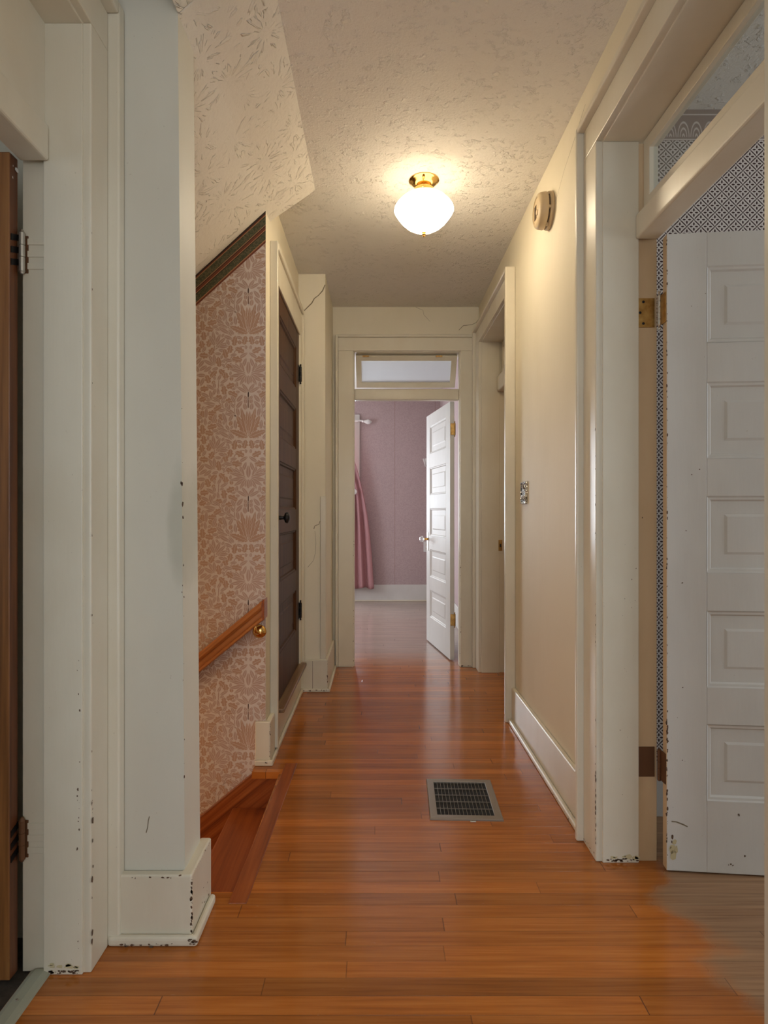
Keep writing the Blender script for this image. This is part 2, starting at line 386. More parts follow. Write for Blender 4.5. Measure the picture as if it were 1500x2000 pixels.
# floor
bm = NB()
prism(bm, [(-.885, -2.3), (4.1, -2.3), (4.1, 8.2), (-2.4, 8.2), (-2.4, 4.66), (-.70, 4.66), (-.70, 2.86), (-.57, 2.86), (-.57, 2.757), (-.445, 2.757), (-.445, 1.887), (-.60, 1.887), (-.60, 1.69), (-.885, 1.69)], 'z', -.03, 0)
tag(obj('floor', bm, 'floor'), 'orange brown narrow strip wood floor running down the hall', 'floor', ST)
bm = NB(); box(bm, -4.2, -.885, -2.3, 1.69, -.03, -.004)
tag(obj('floor.001', bm, 'darkfloor'), 'dark worn floor beyond the brown door', 'floor', ST)
bm = NB(); box(bm, -4.3, 4.2, -2.45, 8.3, CZ, CZ + .08)
tag(obj('ceiling', bm, 'ceil'), 'flat textured plaster ceiling over the hall', 'ceiling', ST)
# sloping soffit over the stairs
bm = NB()
prism(bm, [(-.305, CZ), (-.34, CZ - .028), (-.50, 2.583), (-.5225, 2.565), (-.85, 2.264), (-2.45, .813), (-2.45, CZ)], 'y', 1.6915, 2.962)
prism(bm, [(-.305, CZ), (-.34, CZ - .028), (-.50, 2.583), (-.5225, 2.565), (-.5535, 2.5365), (-.5535, CZ)], 'y', 1.45, 1.6915)
o = tag(obj('ceiling.001', bm, 'stomp', bevel=.004), 'sloping stomped plaster ceiling above the stairs', 'ceiling', ST)

def wall_y(name, x0, x1, y0, y1, z0, z1, notches, mat, label, extra=None, mats=None):
    """wall along y with door openings that reach the floor"""
    pts = [(y0, z0)]
    for a, b, zt in notches: pts += [(a, z0), (a, zt), (b, zt), (b, z0)]
    pts += [(y1, z0), (y1, z1), (y0, z1)]
    bm = NB(); prism(bm, pts, 'x', x0, x1)
    if extra: extra(bm)
    return tag(obj(name, bm, mats or mat), label, 'wall', ST)
def ring_wall(name, ax, a0, a1, u0, u1, z0, z1, hole, mat, label):
    """wall with one rectangular window hole; ax = axis the wall is thin along"""
    bm = NB(); h0, h1, g0, g1 = hole
    mk = (lambda u, z, a: (a, u, z)) if ax == 'x' else (lambda u, z, a: (u, a, z))
    out = [(u0, z0), (u1, z0), (u1, z1), (u0, z1)]; inn = [(h0, g0), (h1, g0), (h1, g1), (h0, g1)]
    V = [[bm.verts.new(mk(*p, a)) for p in q] for a in (a0, a1) for q in (out, inn)]
    for i in range(4):
        j = (i + 1) % 4
        bm.faces.new((V[0][i], V[0][j], V[1][j], V[1][i])); bm.faces.new((V[2][i], V[2][j], V[3][j], V[3][i]))
        bm.faces.new((V[0][i], V[0][j], V[2][j], V[2][i])); bm.faces.new((V[1][i], V[1][j], V[3][j], V[3][i]))
    return tag(obj(name, bm, mat), label, 'wall', ST)

def cr(bm):
    n = (-1, 0, 0)
    ribbon(bm, [(XR, 2.62, 2.50), (XR, 2.50, 2.565), (XR, 2.40, 2.60), (XR, 2.25, 2.66)], n, .0022)
    ribbon(bm, [(XR, 2.77, 2.615), (XR, 2.765, 2.585), (XR, 2.755, 2.57)], n, .002)
wall_y('wall_right', XR, XRI, -2.3, YF, 0, CZ, [(R1[0] - .02, R1[1] + .02, ZT + .02), (R2[0] - .02, R2[1] + .02, ZT + .02)], 'wall', 'cream plaster wall with smoke alarm and metal switch plate', cr, ['wall', 'crack'])
wall_y('wall_left', XLI, XL, -2.3, 1.69, 0, CZ, [(L1[0] - .02, L1[1] + .02, ZT + .02)], 'wall', 'cream wall holding the frame of the brown door')

# pier between the brown door and the stairs
bm = NB()
b_ = [(-4.2, 1.69), (-.532, 1.69), (-.532, 1.834), (-4.2, 1.834)]; t_ = [(-4.2, 1.69), (-.5545, 1.69), (-.5545, 1.834), (-4.2, 1.834)]
A = [bm.verts.new((x, y, 0)) for x, y in b_]; B = [bm.verts.new((x, y, CZ)) for x, y in t_]; D = [bm.verts.new((x, y, -2.2)) for x, y in b_]
for i in range(4):
    j = (i + 1) % 4; bm.faces.new((A[i], A[j], B[j], B[i])); bm.faces.new((D[i], D[j], A[j], A[i]))
bm.faces.new(B); bm.faces.new(D[::-1])
chips(bm, (-.5335, 1.69, .35), (-.544, 1.69, 1.5), (0, -1, 0), 16, .0035, 1, .003, 2.5)
ribbon(bm, [(-.640, 1.69, .285), (-.636, 1.69, .30), (-.634, 1.69, .318), (-.631, 1.69, .330)], (0, -1, 0), .0022, 2)
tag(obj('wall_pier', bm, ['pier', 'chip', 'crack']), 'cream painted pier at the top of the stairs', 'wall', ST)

# ---- stair wall with leafy paper
def halfleaf_pts(L, w, lobes):
    pts = []
    N = 14
    for i in range(N + 1):
        s = i / N; h = math.sin(math.pi * s ** .85) ** .8 * w
        if lobes: h *= 1 + .28 * math.sin(s * lobes * 2 * math.pi - .9)
        pts.append((s * L, max(h, .0002)))
    return pts
def clip_x(poly, xm):
    out = []
    for i, p in enumerate(poly):
        q = poly[(i + 1) % len(poly)]
        if p[0] <= xm: out.append(p)
        if (p[0] <= xm) != (q[0] <= xm):
            k = (xm - p[0]) / (q[0] - p[0]); out.append((xm, p[1] + (q[1] - p[1]) * k))
    return out
U = .000285
oak = [(380, 740, 200, 150), (480, 610, 95, 160), (590, 540, 20, 150), (620, 675, 155, 175), (570, 785, 8, 140), (370, 905, 210, 150), (285, 990, 180, 150), (295, 1085, 150, 170), (435, 1050, 130, 120), (290, 1205, 15, 170), (235, 1310, 170, 150), (150, 1420, 95, 150), (655, 1500, 80, 170), (820, 1490, 75, 150), (735, 1650, 155, 165), (690, 1800, 170, 175), (500, 1705, 105, 160), (580, 1635, 80, 130), (280, 1670, 60, 140), (165, 590, 5, 150), (215, 430, 110, 150), (310, 345, 50, 150), (395, 150, 100, 170), (570, 235, 145, 140), (680, 120, 170, 180), (445, 320, 135, 130), (510, 385, 95, 130), (735, 1525, 90, 70), (600, 420, 100, 80), (130, 1250, 95, 170), (240, 1540, 250, 140), (150, 1740, 175, 150), (130, 1000, 90, 120), (590, 1150, 70, 90), (130, 760, 200, 120), (310, 490, 80, 80), (120, 1560, 100, 140), (60, 660, 120, 130), (55, 880, 60, 130), (50, 1130, 95, 140), (60, 1340, 140, 120), (50, 480, 80, 130), (60, 1650, 60, 120)]
slim = [(875, 345, 92, 200, 34), (800, 345, 107, 205, 30), (780, 345, 125, 210, 26), (800, 330, 146, 250, 26), (830, 335, 165, 280, 26), (830, 345, 190, 270, 28), (830, 355, 213, 220, 28), (840, 365, 238, 190, 26), (875, 520, 90, 150, 26), (845, 380, 262, 120, 22),
        (870, 640, 125, 170, 26), (850, 650, 150, 190, 24), (690, 800, 50, 150, 30), (680, 900, 48, 150, 30), (660, 820, 118, 140, 24), (650, 900, 130, 110, 22), (660, 1010, 145, 200, 24), (640, 1020, 170, 150, 22), (560, 940, 95, 120, 26), (510, 900, 80, 100, 24), (470, 770, 60, 110, 20), (420, 800, 150, 150, 22), (340, 840, 175, 200, 22), (330, 860, 195, 190, 22), (350, 1000, 250, 170, 26), (430, 1190, 110, 120, 26), (480, 1250, 140, 170, 30), (540, 1290, 160, 190, 26), (500, 1280, 195, 170, 28), (560, 1380, 150, 200, 30), (600, 1420, 105, 130, 26), (640, 1400, 130, 110, 22), (320, 1560, 95, 220, 30), (330, 1580, 118, 190, 28), (340, 1560, 65, 190, 28), (350, 1600, 45, 230, 26), (370, 1610, 25, 190, 26), (400, 1600, 5, 150, 26), (390, 1640, 340, 130, 24), (330, 1900, 120, 210, 28), (330, 1880, 95, 170, 28), (300, 1900, 150, 180, 26), (180, 1080, 85, 190, 26), (180, 1190, 95, 130, 22), (330, 580, 100, 100, 24), (300, 700, 70, 120, 22), (380, 450, 60, 110, 22), (420, 500, 30, 150, 22), (520, 1150, 110, 190, 26), (560, 1120, 60, 140, 24), (770, 1400, 115, 130, 22), (720, 1400, 85, 100, 22), (800, 1380, 90, 120, 20), (800, 780, 30, 90, 24), (830, 830, 90, 90, 26), (845, 760, 120, 70, 22), (830, 930, 100, 110, 30)]
big = [(870, 1370, 118, 390, 62), (865, 1365, 103, 480, 44), (865, 1380, 158, 320, 48), (872, 1330, 93, 380, 30)]
stem = [[(690, 1045), (560, 970), (450, 880), (390, 800), (330, 790), (180, 730)], [(870, 1600), (760, 1595), (680, 1640), (620, 1740), (540, 1840), (470, 1910)], [(330, 1640), (320, 1560), (310, 1400)], [(860, 1375), (700, 1340), (560, 1290), (440, 1220), (350, 1140)], [(660, 1040), (650, 900), (670, 740), (720, 640)], [(470, 880), (440, 800), (480, 700)], [(390, 600), (390, 520), (400, 420), (430, 360)], [(600, 170), (540, 220), (460, 260)], [(600, 1420), (480, 1350), (380, 1320)], [(875, 620), (870, 780), (870, 900)], [(520, 1190), (500, 1050), (520, 960)], [(340, 1640), (440, 1570), (530, 1580)]]
def smooth_path(P, k=5):
    Q = [P[0]] + P + [P[-1]]; out = []
    for i in range(1, len(Q) - 2):
        for j in range(k):
            t = j / k; a, b, c, d = Q[i - 1:i + 3]
            out.append(tuple(.5 * (2 * b[m] + (c[m] - a[m]) * t + (2 * a[m] - 5 * b[m] + 4 * c[m] - d[m]) * t * t + (3 * b[m] - a[m] - 3 * c[m] + d[m]) * t ** 3) for m in (0, 1)))
    return out + [P[-1]]
stem = [smooth_path(p) for p in stem]
# small filler leaves in the gaps of the repeat
occ = set(); GS = 12
def leaf_cells(x, y, a, L, w):
    c, s_ = math.cos(math.radians(a)), math.sin(math.radians(a)); out = set()
    for i in range(int(L / 8) + 1):
        q = i * 8; hw_ = math.sin(math.pi * min(1, q / L)) * w
        for k in (-1, -.5, 0, .5, 1):
            X, Y_ = x + c * q + s_ * hw_ * k, y - s_ * q + c * hw_ * k
            if X > 875: X = 1750 - X
            out.add((int(X // GS), int(((Y_ - 100) % 1691) // GS)))
    return out
for x, y, a, L in oak: occ |= leaf_cells(x - math.cos(math.radians(a)) * L / 2, y + math.sin(math.radians(a)) * L / 2, a, L, 46)
for x, y, a, L, w in slim: occ |= leaf_cells(x, y, a, L, w + 6)
for x, y, a, L, w in big: occ |= leaf_cells(x, y, a, L, w + 6)
for p in stem:
    for x, y in p: occ.add((int(x // GS), int(((y - 100) % 1691) // GS)))
rf = random.Random(3); fill = []
for L, w, tries in ((150, 26, 2500), (110, 22, 2500), (75, 17, 3000)):
    for _ in range(tries):
        x, y, a = rf.uniform(10, 860), rf.uniform(100, 1791), rf.uniform(0, 360)
        cs_ = leaf_cells(x, y, a, L, w)
        if any(cx < 0 or cx * GS > 862 for cx, _ in cs_) or len(cs_ & occ) > len(cs_) * .10: continue
        occ |= cs_; fill.append((x, y, a, L, w))
bm = NB()
prism(bm, [(-2.6, -2.2), (-2.6, CZ), (XS, CZ), (XS, -.03), (-.57, -.03), (-.57, -2.2)], 'y', 2.85, 2.962)
for f in bm.faces:
    f.material_index = 0
bm.faces.ensure_lookup_table(); bm.normal_update()
for f in bm.faces:
    if f.normal.x > .9 and f.calc_center_median().x > -.54: f.material_index = 3
AX0 = -.6056; PH = 1691 * U
LAY = [0]
def leafpoly(cx, cy, ang, L, w, lobes, mi, axis, mir, dz):
    c, s = math.cos(math.radians(ang)), math.sin(math.radians(ang)); hp = halfleaf_pts(L, w, lobes)
    LAY[0] += 1; yy = 2.8497 - (LAY[0] % 400) * 3e-6
    o = 5.5
    outl = [(-o, 0)] + [(x, h + 3 + o) for x, h in hp] + [(L + o, 0)] + [(x, -h - 3 - o) for x, h in hp[::-1]]
    for k, pts in enumerate((outl, [(x, 2.) for x, _ in hp] + [(x, h + 3.) for x, h in hp[::-1]], [(x, -2.) for x, _ in hp] + [(x, -h - 3.) for x, h in hp[::-1]])):
        q = []
        for x, h in pts:
            X, Y = cx + c * x - s * h, cy - (s * x + c * h)
            q.append((axis + mir * (875 - X) * -U, 2.29 - (Y - 345) * U + dz))
        q = clip_x(q, XS - .001)
        if len(q) > 2 and min(p[0] for p in q) > -1.45:
            bm.faces.new([bm.verts.new((p[0], yy - (.0000015 if k else 0), p[1])) for p in q]).material_index = mi if k else 0
for ka in range(-1, 1):
    axis = AX0 + ka * .515
    for mir in (1, -1):
        for kz in range(-1, 7):
            dz = -kz * PH
            for st in stem:
                P = [(axis + mir * (875 - x) * -U, 2.29 - (y - 345) * U + dz) for x, y in st]
                if max(p[0] for p in P) < XS - .004: ribbon(bm, [(p[0], 2.85, p[1]) for p in P], (0, -1, 0), .0045, 2, .00025)
            for x, y, a, L in oak: leafpoly(x - math.cos(math.radians(a)) * L / 2, y + math.sin(math.radians(a)) * L / 2, a, L, 43 if L > 100 else 28, 3 if L > 100 else 0, 1, axis, mir, dz)
            for x, y, a, L, w in fill: leafpoly(x, y, a, L, w, 0, 2, axis, mir, dz)
            for x, y, a, L, w in slim: leafpoly(x, y, a, L, w * .98, 0, 2, axis, mir, dz)
            for x, y, a, L, w in big: leafpoly(x, y, a, L, w * .95, 6, 1, axis, mir, dz)
tag(obj('wall_stair', bm, ['paper', 'leaf', 'leaf2', 'wall'], normals=False), 'blush pink leaf patterned wallpaper wall beside the stairs', 'wall', ST)
# paper border following the slope
bm = NB()
zs = lambda x: 2.560 + (x + .5225) * .907
prism(bm, [(XS, zs(XS) + .03), (XS, zs(XS) - .142), (-1.6, zs(-1.6) - .142), (-1.6, zs(-1.6) + .03)], 'y', 2.8475, 2.85)
tag(obj('trim_1', bm, 'border'), 'green and brown striped border under the sloping ceiling', 'wallpaper border', ST)

# wall with the dark door, closet behind it
wall_y('wall_closet', -.64, XS, 2.962, 4.01, 0, CZ, [(3.0, 3.91, 2.31)], 'wall', 'cream wall around the dark stained closet door')
bm = NB(); box(bm, -1.4, -1.3, 2.962, 4.655, 0, CZ); tag(obj('wall_closet_back', bm, 'wall_plain'), 'plain back wall of the closet', 'wall', ST)
# chase that narrows the hall
bm = NB(); box(bm, -.70, -.35, 4.01, YF, 0, CZ)
n = (0, -1, 0); Y = 4.01
pc = lambda px, py: ((px - 740) / F * Y, Y, H + (1000 - py) / F * Y)
ribbon(bm, [pc(635, 556), pc(630, 568), pc(622, 577), pc(614, 583), pc(609, 592), pc(600, 601), pc(594, 607)], n, .006)
ribbon(bm, [pc(625, 1018), pc(623, 1024), pc(615, 1027), pc(613, 1033)], n, .004)
ribbon(bm, [pc(615, 1037), pc(617, 1060), pc(616, 1080), pc(612, 1095), pc(601, 1108)], n, .0018)
tag(obj('wall_chase', bm, ['wall', 'crack']), 'narrow cream plaster projection with a crack past the dark door', 'wall', ST)
bm = NB(); box(bm, -.382, -.345, 4.001, 4.03, .2, 1.27); tag(obj('trim_2', bm, 'trim', bevel=.004), 'narrow corner guard board on the cracked plaster projection', 'corner guard', ST)

# end wall and bedroom
bm = NB()
prism(bm, [(-2.4, 0), (FX[0] - .02, 0), (FX[0] - .02, FZ + .02), (FX[1] + .02, FZ + .02), (FX[1] + .02, 0), (XRI, 0), (XRI, CZ), (-2.4, CZ)], 'y', YF, YFI)
for f in bm.faces:
    if abs(f.calc_center_median().y - YFI) < .001: f.material_index = 2
Y = YF
ribbon(bm, [pc(936, 622), pc(930, 630), pc(922, 634), pc(905, 636), pc(896, 645)], (0, -1, 0), .004)
ribbon(bm, [pc(812, 600), pc(826, 606), pc(828, 615), pc(840, 628)], (0, -1, 0), .002)
tag(obj('wall_end', bm, ['wall', 'crack', 'pink']), 'cream wall around the bedroom doorway at the end of the hall', 'wall', ST)
BWH = (-1.35, -.36, .75, 2.33)
ring_wall('wall_bedroom_back', 'y', 8.05, 8.2, -2.4, XRI, 0, CZ, BWH, 'pink', 'dusty pink papered wall seen through the end doorway')
ring_wall('wall_bedroom_left', 'x', -2.5, -2.4, 4.66, 8.2, 0, CZ, (5.3, 6.7, .7, 2.35), 'pink', 'pink bedroom wall with a window, out of the doorway view')
bm = NB(); box(bm, .80, XRI, YFI, 8.05, 0, CZ); tag(obj('wall_bedroom_right', bm, 'pink'), 'pink bedroom wall behind the open white door', 'wall', ST)
# room on the right
bm = NB(); box(bm, XRI, 4.1, 2.37, 2.5, 0, CZ); tag(obj('wall_papered', bm, 'lattice'), 'wall papered in dark trellis and flower pattern', 'wall', ST)
ring_wall('wall_east', 'x', 4.1, 4.2, -2.4, 8.2, 0, CZ, (-.2, 1.7, .7, 2.4), 'wall_plain', 'outer wall of the papered room')
bm = NB(); box(bm, XRI, 4.1, 4.655, 4.79, 0, CZ); tag(obj('wall_north', bm, 'wall_plain'), 'plain wall of the second side room', 'wall', ST)
ring_wall('wall_south', 'y', -2.42, -2.3, -4.2, 4.2, 0, CZ, (-.62, .62, .5, 2.45), 'wall_plain', 'wall with the window behind the viewpoint')
ring_wall('wall_west', 'x', -4.3, -4.2, -2.4, 1.834, 0, CZ, (-.9, .9, .7, 2.4), 'wall_room', 'outer wall of the room with the brown door')
# stairwell shell
bm = NB(); box(bm, -2.7, -2.6, 1.834, 2.85, -2.2, CZ); tag(obj('wall_stair_end', bm, 'paper'), 'wall closing the stairwell', 'wall', ST)
bm = NB(); box(bm, -4.3, -.40, 1.69, 2.96, -2.25, -2.2); box(bm, -.42, -.40, 1.834, 2.85, -2.2, -.03)
tag(obj('floor.002', bm, 'stair'), 'floor at the foot of the stairs', 'floor', ST)

# ------------------------------------------------------------------ door frames
def frame(name, label, W, u0, u1, zt, cas, band, vc, vb, vstop, vdeep, bar, cw=(.125, .125), sides=(1, 1), bw=.022, hw=.10, loc=(0, 0, 0), chip=None, tan=False):
    """W maps (u along the wall, v into the wall, z). Side casings carry chips where chip says so."""
    r = empty(name, loc); tag(r, label, 'door frame', ST)
    # jambs and stops
    for u, s, k in ((u0, -1, 0), (u1, 1, 1)):
        bm = NB(); box(bm, u, u + s * .022, -.012, vstop, 0, zt, 0, W)
        if chip:
            for c in chip.get('jamb', ()):
                if c[0] == k: c[1](bm)
        obj('jamb', bm, ['trim', 'chip', 'yellow'], r, .002)
        bm = NB(); box(bm, u + s * .012, u + s * .022, vstop, vdeep, 0, zt, 0, W); obj('rebate', bm, ['trim_tan' if tan else 'trim'], r, .001)
    bm = NB(); box(bm, u0 - .022, u1 + .022, -.012, vdeep, zt, zt + .02, 0, W); obj('head_jamb', bm, 'trim', r, .002)
    for u, s, k in ((u0, -1, 0), (u1, 1, 1)):
        if not sides[k]: continue
        a, b = u + s * .006, u + s * (.006 + cw[k])
        bm = NB(); box(bm, min(a, b), max(a, b), -vc, 0, 0, zt + .006, 0, W)
        if chip:
            for c in chip.get('casing', ()):
                if c[0] == k: c[1](bm)
        obj('casing', bm, ['trim', 'chip', 'yellow'], r, .004)
        a, b = b, b + s * bw
        if band[k]:
            bm = NB(); box(bm, min(a, b), max(a, b), -vb, 0, 0, zt + .006 + hw + bw, 0, W); obj('backband', bm, ['trim', 'chip'], r, .006, seg=3)
    a, b = u0 - .006 - cw[0], u1 + .006 + cw[1]
    bm = NB(); box(bm, a, b, -vc, 0, zt + .006, zt + .006 + hw, 0, W); obj('head_casing', bm, 'trim', r, .0025)
    bm = NB(); box(bm, a, b, -vb, 0, zt + .006 + hw, zt + .006 + hw + bw, 0, W); obj('head_backband', bm, 'trim', r, .006, seg=3)
    if bar:
        v0, v1, z0, z1 = bar
        bm = NB(); box(bm, u0, u1, v0, v1, z0, z1, 0, W); obj('transom_bar', bm, 'trim', r, .008, seg=3)
    return r
WR = lambda u, v, z: Vector((XR + v, u, z))
WL = lambda u, v, z: Vector((XL - v, u, z))
WF = lambda u, v, z: Vector((u, YF + v, z))
X1 = XR - .033
def c_r1(bm):
    chips(bm, (X1, 2.052, .03), (X1, 2.052, .30), (-1, 0, 0), 22, .006); chips(bm, (X1, 2.052, .3), (X1, 2.052, 1.5), (-1, 0, 0), 26, .0032)
    chips(bm, (X1, 2.056, .02), (X1, 2.17, .015), (-1, 0, 0), 8, .004, 1)
def j_r1(bm):
    chips(bm, (.76, 2.044, .008), (.86, 2.044, .010), (0, -1, 0), 22, .005, 1); chips(bm, (.76, 2.044, .02), (.86, 2.044, .02), (0, -1, 0), 8, .011, 2)
    chips(bm, (.77, 2.044, .05), (.86, 2.044, 1.2), (0, -1, 0), 26, .0018, 1, .03)
frame('trim_3', 'grey white frame with glazed transom around the doorway of the papered room', WR, R1[0], R1[1], ZT, None, (1, 1), .033, .057, .108, .173, (.096, .173, 2.073, 2.155), chip={'casing': [(1, c_r1)], 'jamb': [(1, j_r1)]}, loc=(XR, 1.6, 0), tan=True)
def j_l1(bm):
    chips(bm, (-.835, 1.549, .007), (-.755, 1.549, .008), (0, -1, 0), 34, .0035, 1); chips(bm, (-.835, 1.549, .025), (-.755, 1.549, .02), (0, -1, 0), 9, .009, 2)
    chips(bm, (-.757, 1.549, .03), (-.757, 1.549, .9), (0, -1, 0), 18, .003)
def c_l1(bm):
    chips(bm, (-.727, 1.558, .02), (-.727, 1.558, .45), (1, 0, 0), 12, .006, 1); chips(bm, (-.727, 1.557, .4), (-.727, 1.557, 2.0), (1, 0, 0), 10, .003, 1)
frame('trim_4', 'cream frame with boarded transom around the brown door', WL, L1[0], L1[1], ZT, None, (1, 1), .032, .062, .086, .145, (.070, .145, 2.05, 2.14), cw=(.125, .097), bw=.036, chip={'casing': [(1, c_l1)], 'jamb': [(1, j_l1)]}, loc=(XL, 1.1, 0))
bm = NB(); box(bm, L1[0], L1[1], .082, .10, 2.14, ZT, 0, WL); obj('transom_panel', bm, 'trim', bpy.data.objects['trim_4'], .001)
frame('trim_5', 'cream frame of the second side doorway just before the hall end', WR, R2[0], R2[1], ZT, None, (1, 1), .033, .057, .12, .173, (.10, .173, 2.04, 2.15), loc=(XR, 4.0, 0))
def c_f(k):
    x = FX[k] + (-.006 if k == 0 else .006)
    return lambda bm: (chips(bm, (x, YF - .033, .02), (x, YF - .033, 1.0), (0, -1, 0), 12, .004), chips(bm, (FX[1] + .01, YF - .033, .008), (FX[1] + .11, YF - .033, .01), (0, -1, 0), 10 * k, .006))
frame('trim_6', 'cream frame with tilted glass transom around the end doorway', WF, FX[0], FX[1], FZ, None, (1, 1), .033, .05, .06, .135, (.012, .07, 2.018, 2.103), cw=(.116, .10), bw=.020, hw=.098, chip={'casing': [(0, c_f(0)), (1, c_f(1))]}, loc=(.21, YF, 0))
# closet frame
r = tag(empty('trim_7', (XS, 3.45, .2)), 'cream frame of the raised dark closet door', 'door frame', ST)
bm = NB(); box(bm, XS, -.486, 2.958, 2.985, 0.03, 2.475); obj('backband', bm, 'trim', r, .005, seg=3)
bm = NB(); box(bm, XS, -.496, 2.985, 3.012, 0.03, 2.44); obj('casing', bm, 'trim', r, .002)
bm = NB(); box(bm, XS, -.496, 3.898, 3.965, .2, 2.44); obj('casing', bm, 'trim', r, .002)
bm = NB(); box(bm, XS, -.484, 3.965, 3.99, .2, 2.475); obj('backband', bm, 'trim', r, .005, seg=3)
bm = NB(); box(bm, XS, -.496, 3.012, 3.898, 2.29, 2.44); obj('head_casing', bm, 'trim', r, .003)
bm = NB(); box(bm, XS, -.484, 2.985, 3.965, 2.44, 2.475); obj('head_backband', bm, 'trim', r, .006, seg=3)
bm = NB(); box(bm, -.60, -.505, 3.888, 3.91, .2, 2.31); box(bm, -.60, -.505, 3.0, 3.016, .2, 2.31); box(bm, -.60, -.505, 3.0, 3.91, 2.29, 2.31); obj('jamb', bm, 'trim', r, .001)
bm = NB(); box(bm, -.60, -.462, 3.0, 3.93, .184, .205); obj('sill', bm, 'sill', r, .005, seg=3)

# ------------------------------------------------------------------ baseboards
def chips_front(bm, x0, x1, y, z, k=14, s=.004): chips(bm, (x0, y, z), (x1, y, z), (0, -1, 0), k, s)
r = tag(empty('baseboard_pier', (-.6, 1.66, 0)), 'chipped white baseboard block wrapping the pier by the stairs', 'baseboard', ST)
bm = NB(); prism(bm, [(-.735, 1.663), (-.506, 1.663), (-.506, 1.858), (-.54, 1.858), (-.54, 1.688), (-.735, 1.688)], 'z', 0, .184)
chips(bm, (-.5065, 1.662, .03), (-.5065, 1.662, .18), (0, -1, 0), 34, .0045, 1, .002, 1.6); chips(bm, (-.72, 1.662, .178), (-.52, 1.662, .181), (0, -1, 0), 16, .003, 1)
chips(bm, (-.5055, 1.67, .181), (-.5055, 1.85, .181), (1, 0, 0), 18, .003, 1); chips(bm, (-.5055, 1.68, .06), (-.5055, 1.85, .06), (1, 0, 0), 10, .003, 1, .05)
obj('board', bm, ['trim', 'chip'], r, .006, seg=3)
bm = NB(); prism(bm, [(-.728, 1.645), (-.487, 1.645), (-.487, 1.838), (-.506, 1.838), (-.506, 1.664), (-.728, 1.664)], 'z', 0, .028)
chips_front(bm, -.69, -.53, 1.6445, .008, 16, .0045); chips(bm, (-.51, 1.6445, .014), (-.49, 1.6445, .014), (0, -1, 0), 14, .004, 1, .01)
obj('shoe_moulding', bm, ['trim', 'chip'], r, .009, seg=3)
r = tag(empty('baseboard_corner', (-.53, 2.85, 0)), 'short white baseboard block at the foot of the papered stair wall corner', 'baseboard', ST)
bm = NB(); prism(bm, [(-.571, 2.832), (-.500, 2.832), (-.500, 2.958), (XS, 2.958), (XS, 2.848), (-.571, 2.848)], 'z', 0, .2)
chips(bm, (-.502, 2.8315, .03), (-.502, 2.8315, .19), (0, -1, 0), 12, .003, 1, .002); obj('board', bm, ['trim', 'chip'], r, .005, seg=3)
bm = NB(); prism(bm, [(-.571, 2.818), (-.486, 2.818), (-.486, 2.975), (-.500, 2.975), (-.500, 2.832), (-.571, 2.832)], 'z', 0, .026)
chips(bm, (-.52, 2.8175, .018), (-.51, 2.8175, .018), (0, -1, 0), 3, .005, 1, .002, 2.4); obj('shoe_moulding', bm, ['trim', 'chip'], r, .006, seg=3)
r = tag(empty('baseboard_closet', (-.5, 3.5, 0)), 'cream board under the sill of the dark closet door', 'baseboard', ST)
bm = NB(); box(bm, XS, -.505, 2.985, 3.99, 0, .186); obj('board', bm, 'trim', r, .002)
bm = NB(); box(bm, -.505, -.489, 2.985, 3.99, 0, .024); obj('shoe_moulding', bm, 'trim', r, .006, seg=3)
r = tag(empty('baseboard_chase', (-.42, 3.99, 0)), 'white baseboard around the plaster projection beyond the dark door', 'baseboard', ST)
bm = NB(); prism(bm, [(-.515, 3.990), (-.332, 3.990), (-.332, 4.60), (-.35, 4.60), (-.35, 4.01), (-.515, 4.01)], 'z', 0, .208)
chips(bm, (-.334, 3.9895, .05), (-.334, 3.9895, .2), (0, -1, 0), 10, .004, 1, .002); ribbon(bm, [(-.43, 3.99, .02), (-.43, 3.99, .2)], (0, -1, 0), .002, 1); obj('board', bm, ['trim', 'chip'], r, .005, seg=3)
bm = NB(); prism(bm, [(-.515, 3.974), (-.316, 3.974), (-.316, 4.60), (-.332, 4.60), (-.332, 3.99), (-.515, 3.99)], 'z', 0, .022)
chips_front(bm, -.50, -.33, 3.9735, .012, 9, .005); obj('shoe_moulding', bm, ['trim', 'chip'], r, .006, seg=3)
r = tag(empty('baseboard_right', (.74, 2.8, 0)), 'white baseboard along the cream wall under the switch plate', 'baseboard', ST)
bm = NB(); box(bm, .734, XR, 2.198, 3.402, 0, .196); obj('board', bm, 'trim', r, .007, seg=3)
bm = NB(); box(bm, .714, .734, 2.198, 3.402, 0, .026); chips(bm, (.7135, 2.2, .012), (.7135, 3.0, .012), (-1, 0, 0), 22, .004); obj('shoe_moulding', bm, ['trim', 'chip'], r, .009, seg=3)
r = tag(empty('baseboard_bedroom', (-.3, 8.04, 0)), 'tall white baseboard along the pink bedroom wall', 'baseboard', ST)
bm = NB(); box(bm, -2.4, .80, 8.03, 8.05, 0, .216); obj('board', bm, 'door_white', r, .004)
bm = NB(); box(bm, -2.4, .80, 8.012, 8.03, 0, .02); obj('shoe_moulding', bm, 'trim', r, .005)
bm = NB(); box(bm, .785, .80, YFI, 8.03, 0, .216); obj('board', bm, 'door_white', r, .004)
bm = NB(); box(bm, XRI, 4.1, 2.35, 2.37, 0, .21); tag(obj('baseboard_papered', bm, 'door_white', bevel=.004), 'white baseboard under the trellis wallpaper', 'baseboard', ST)

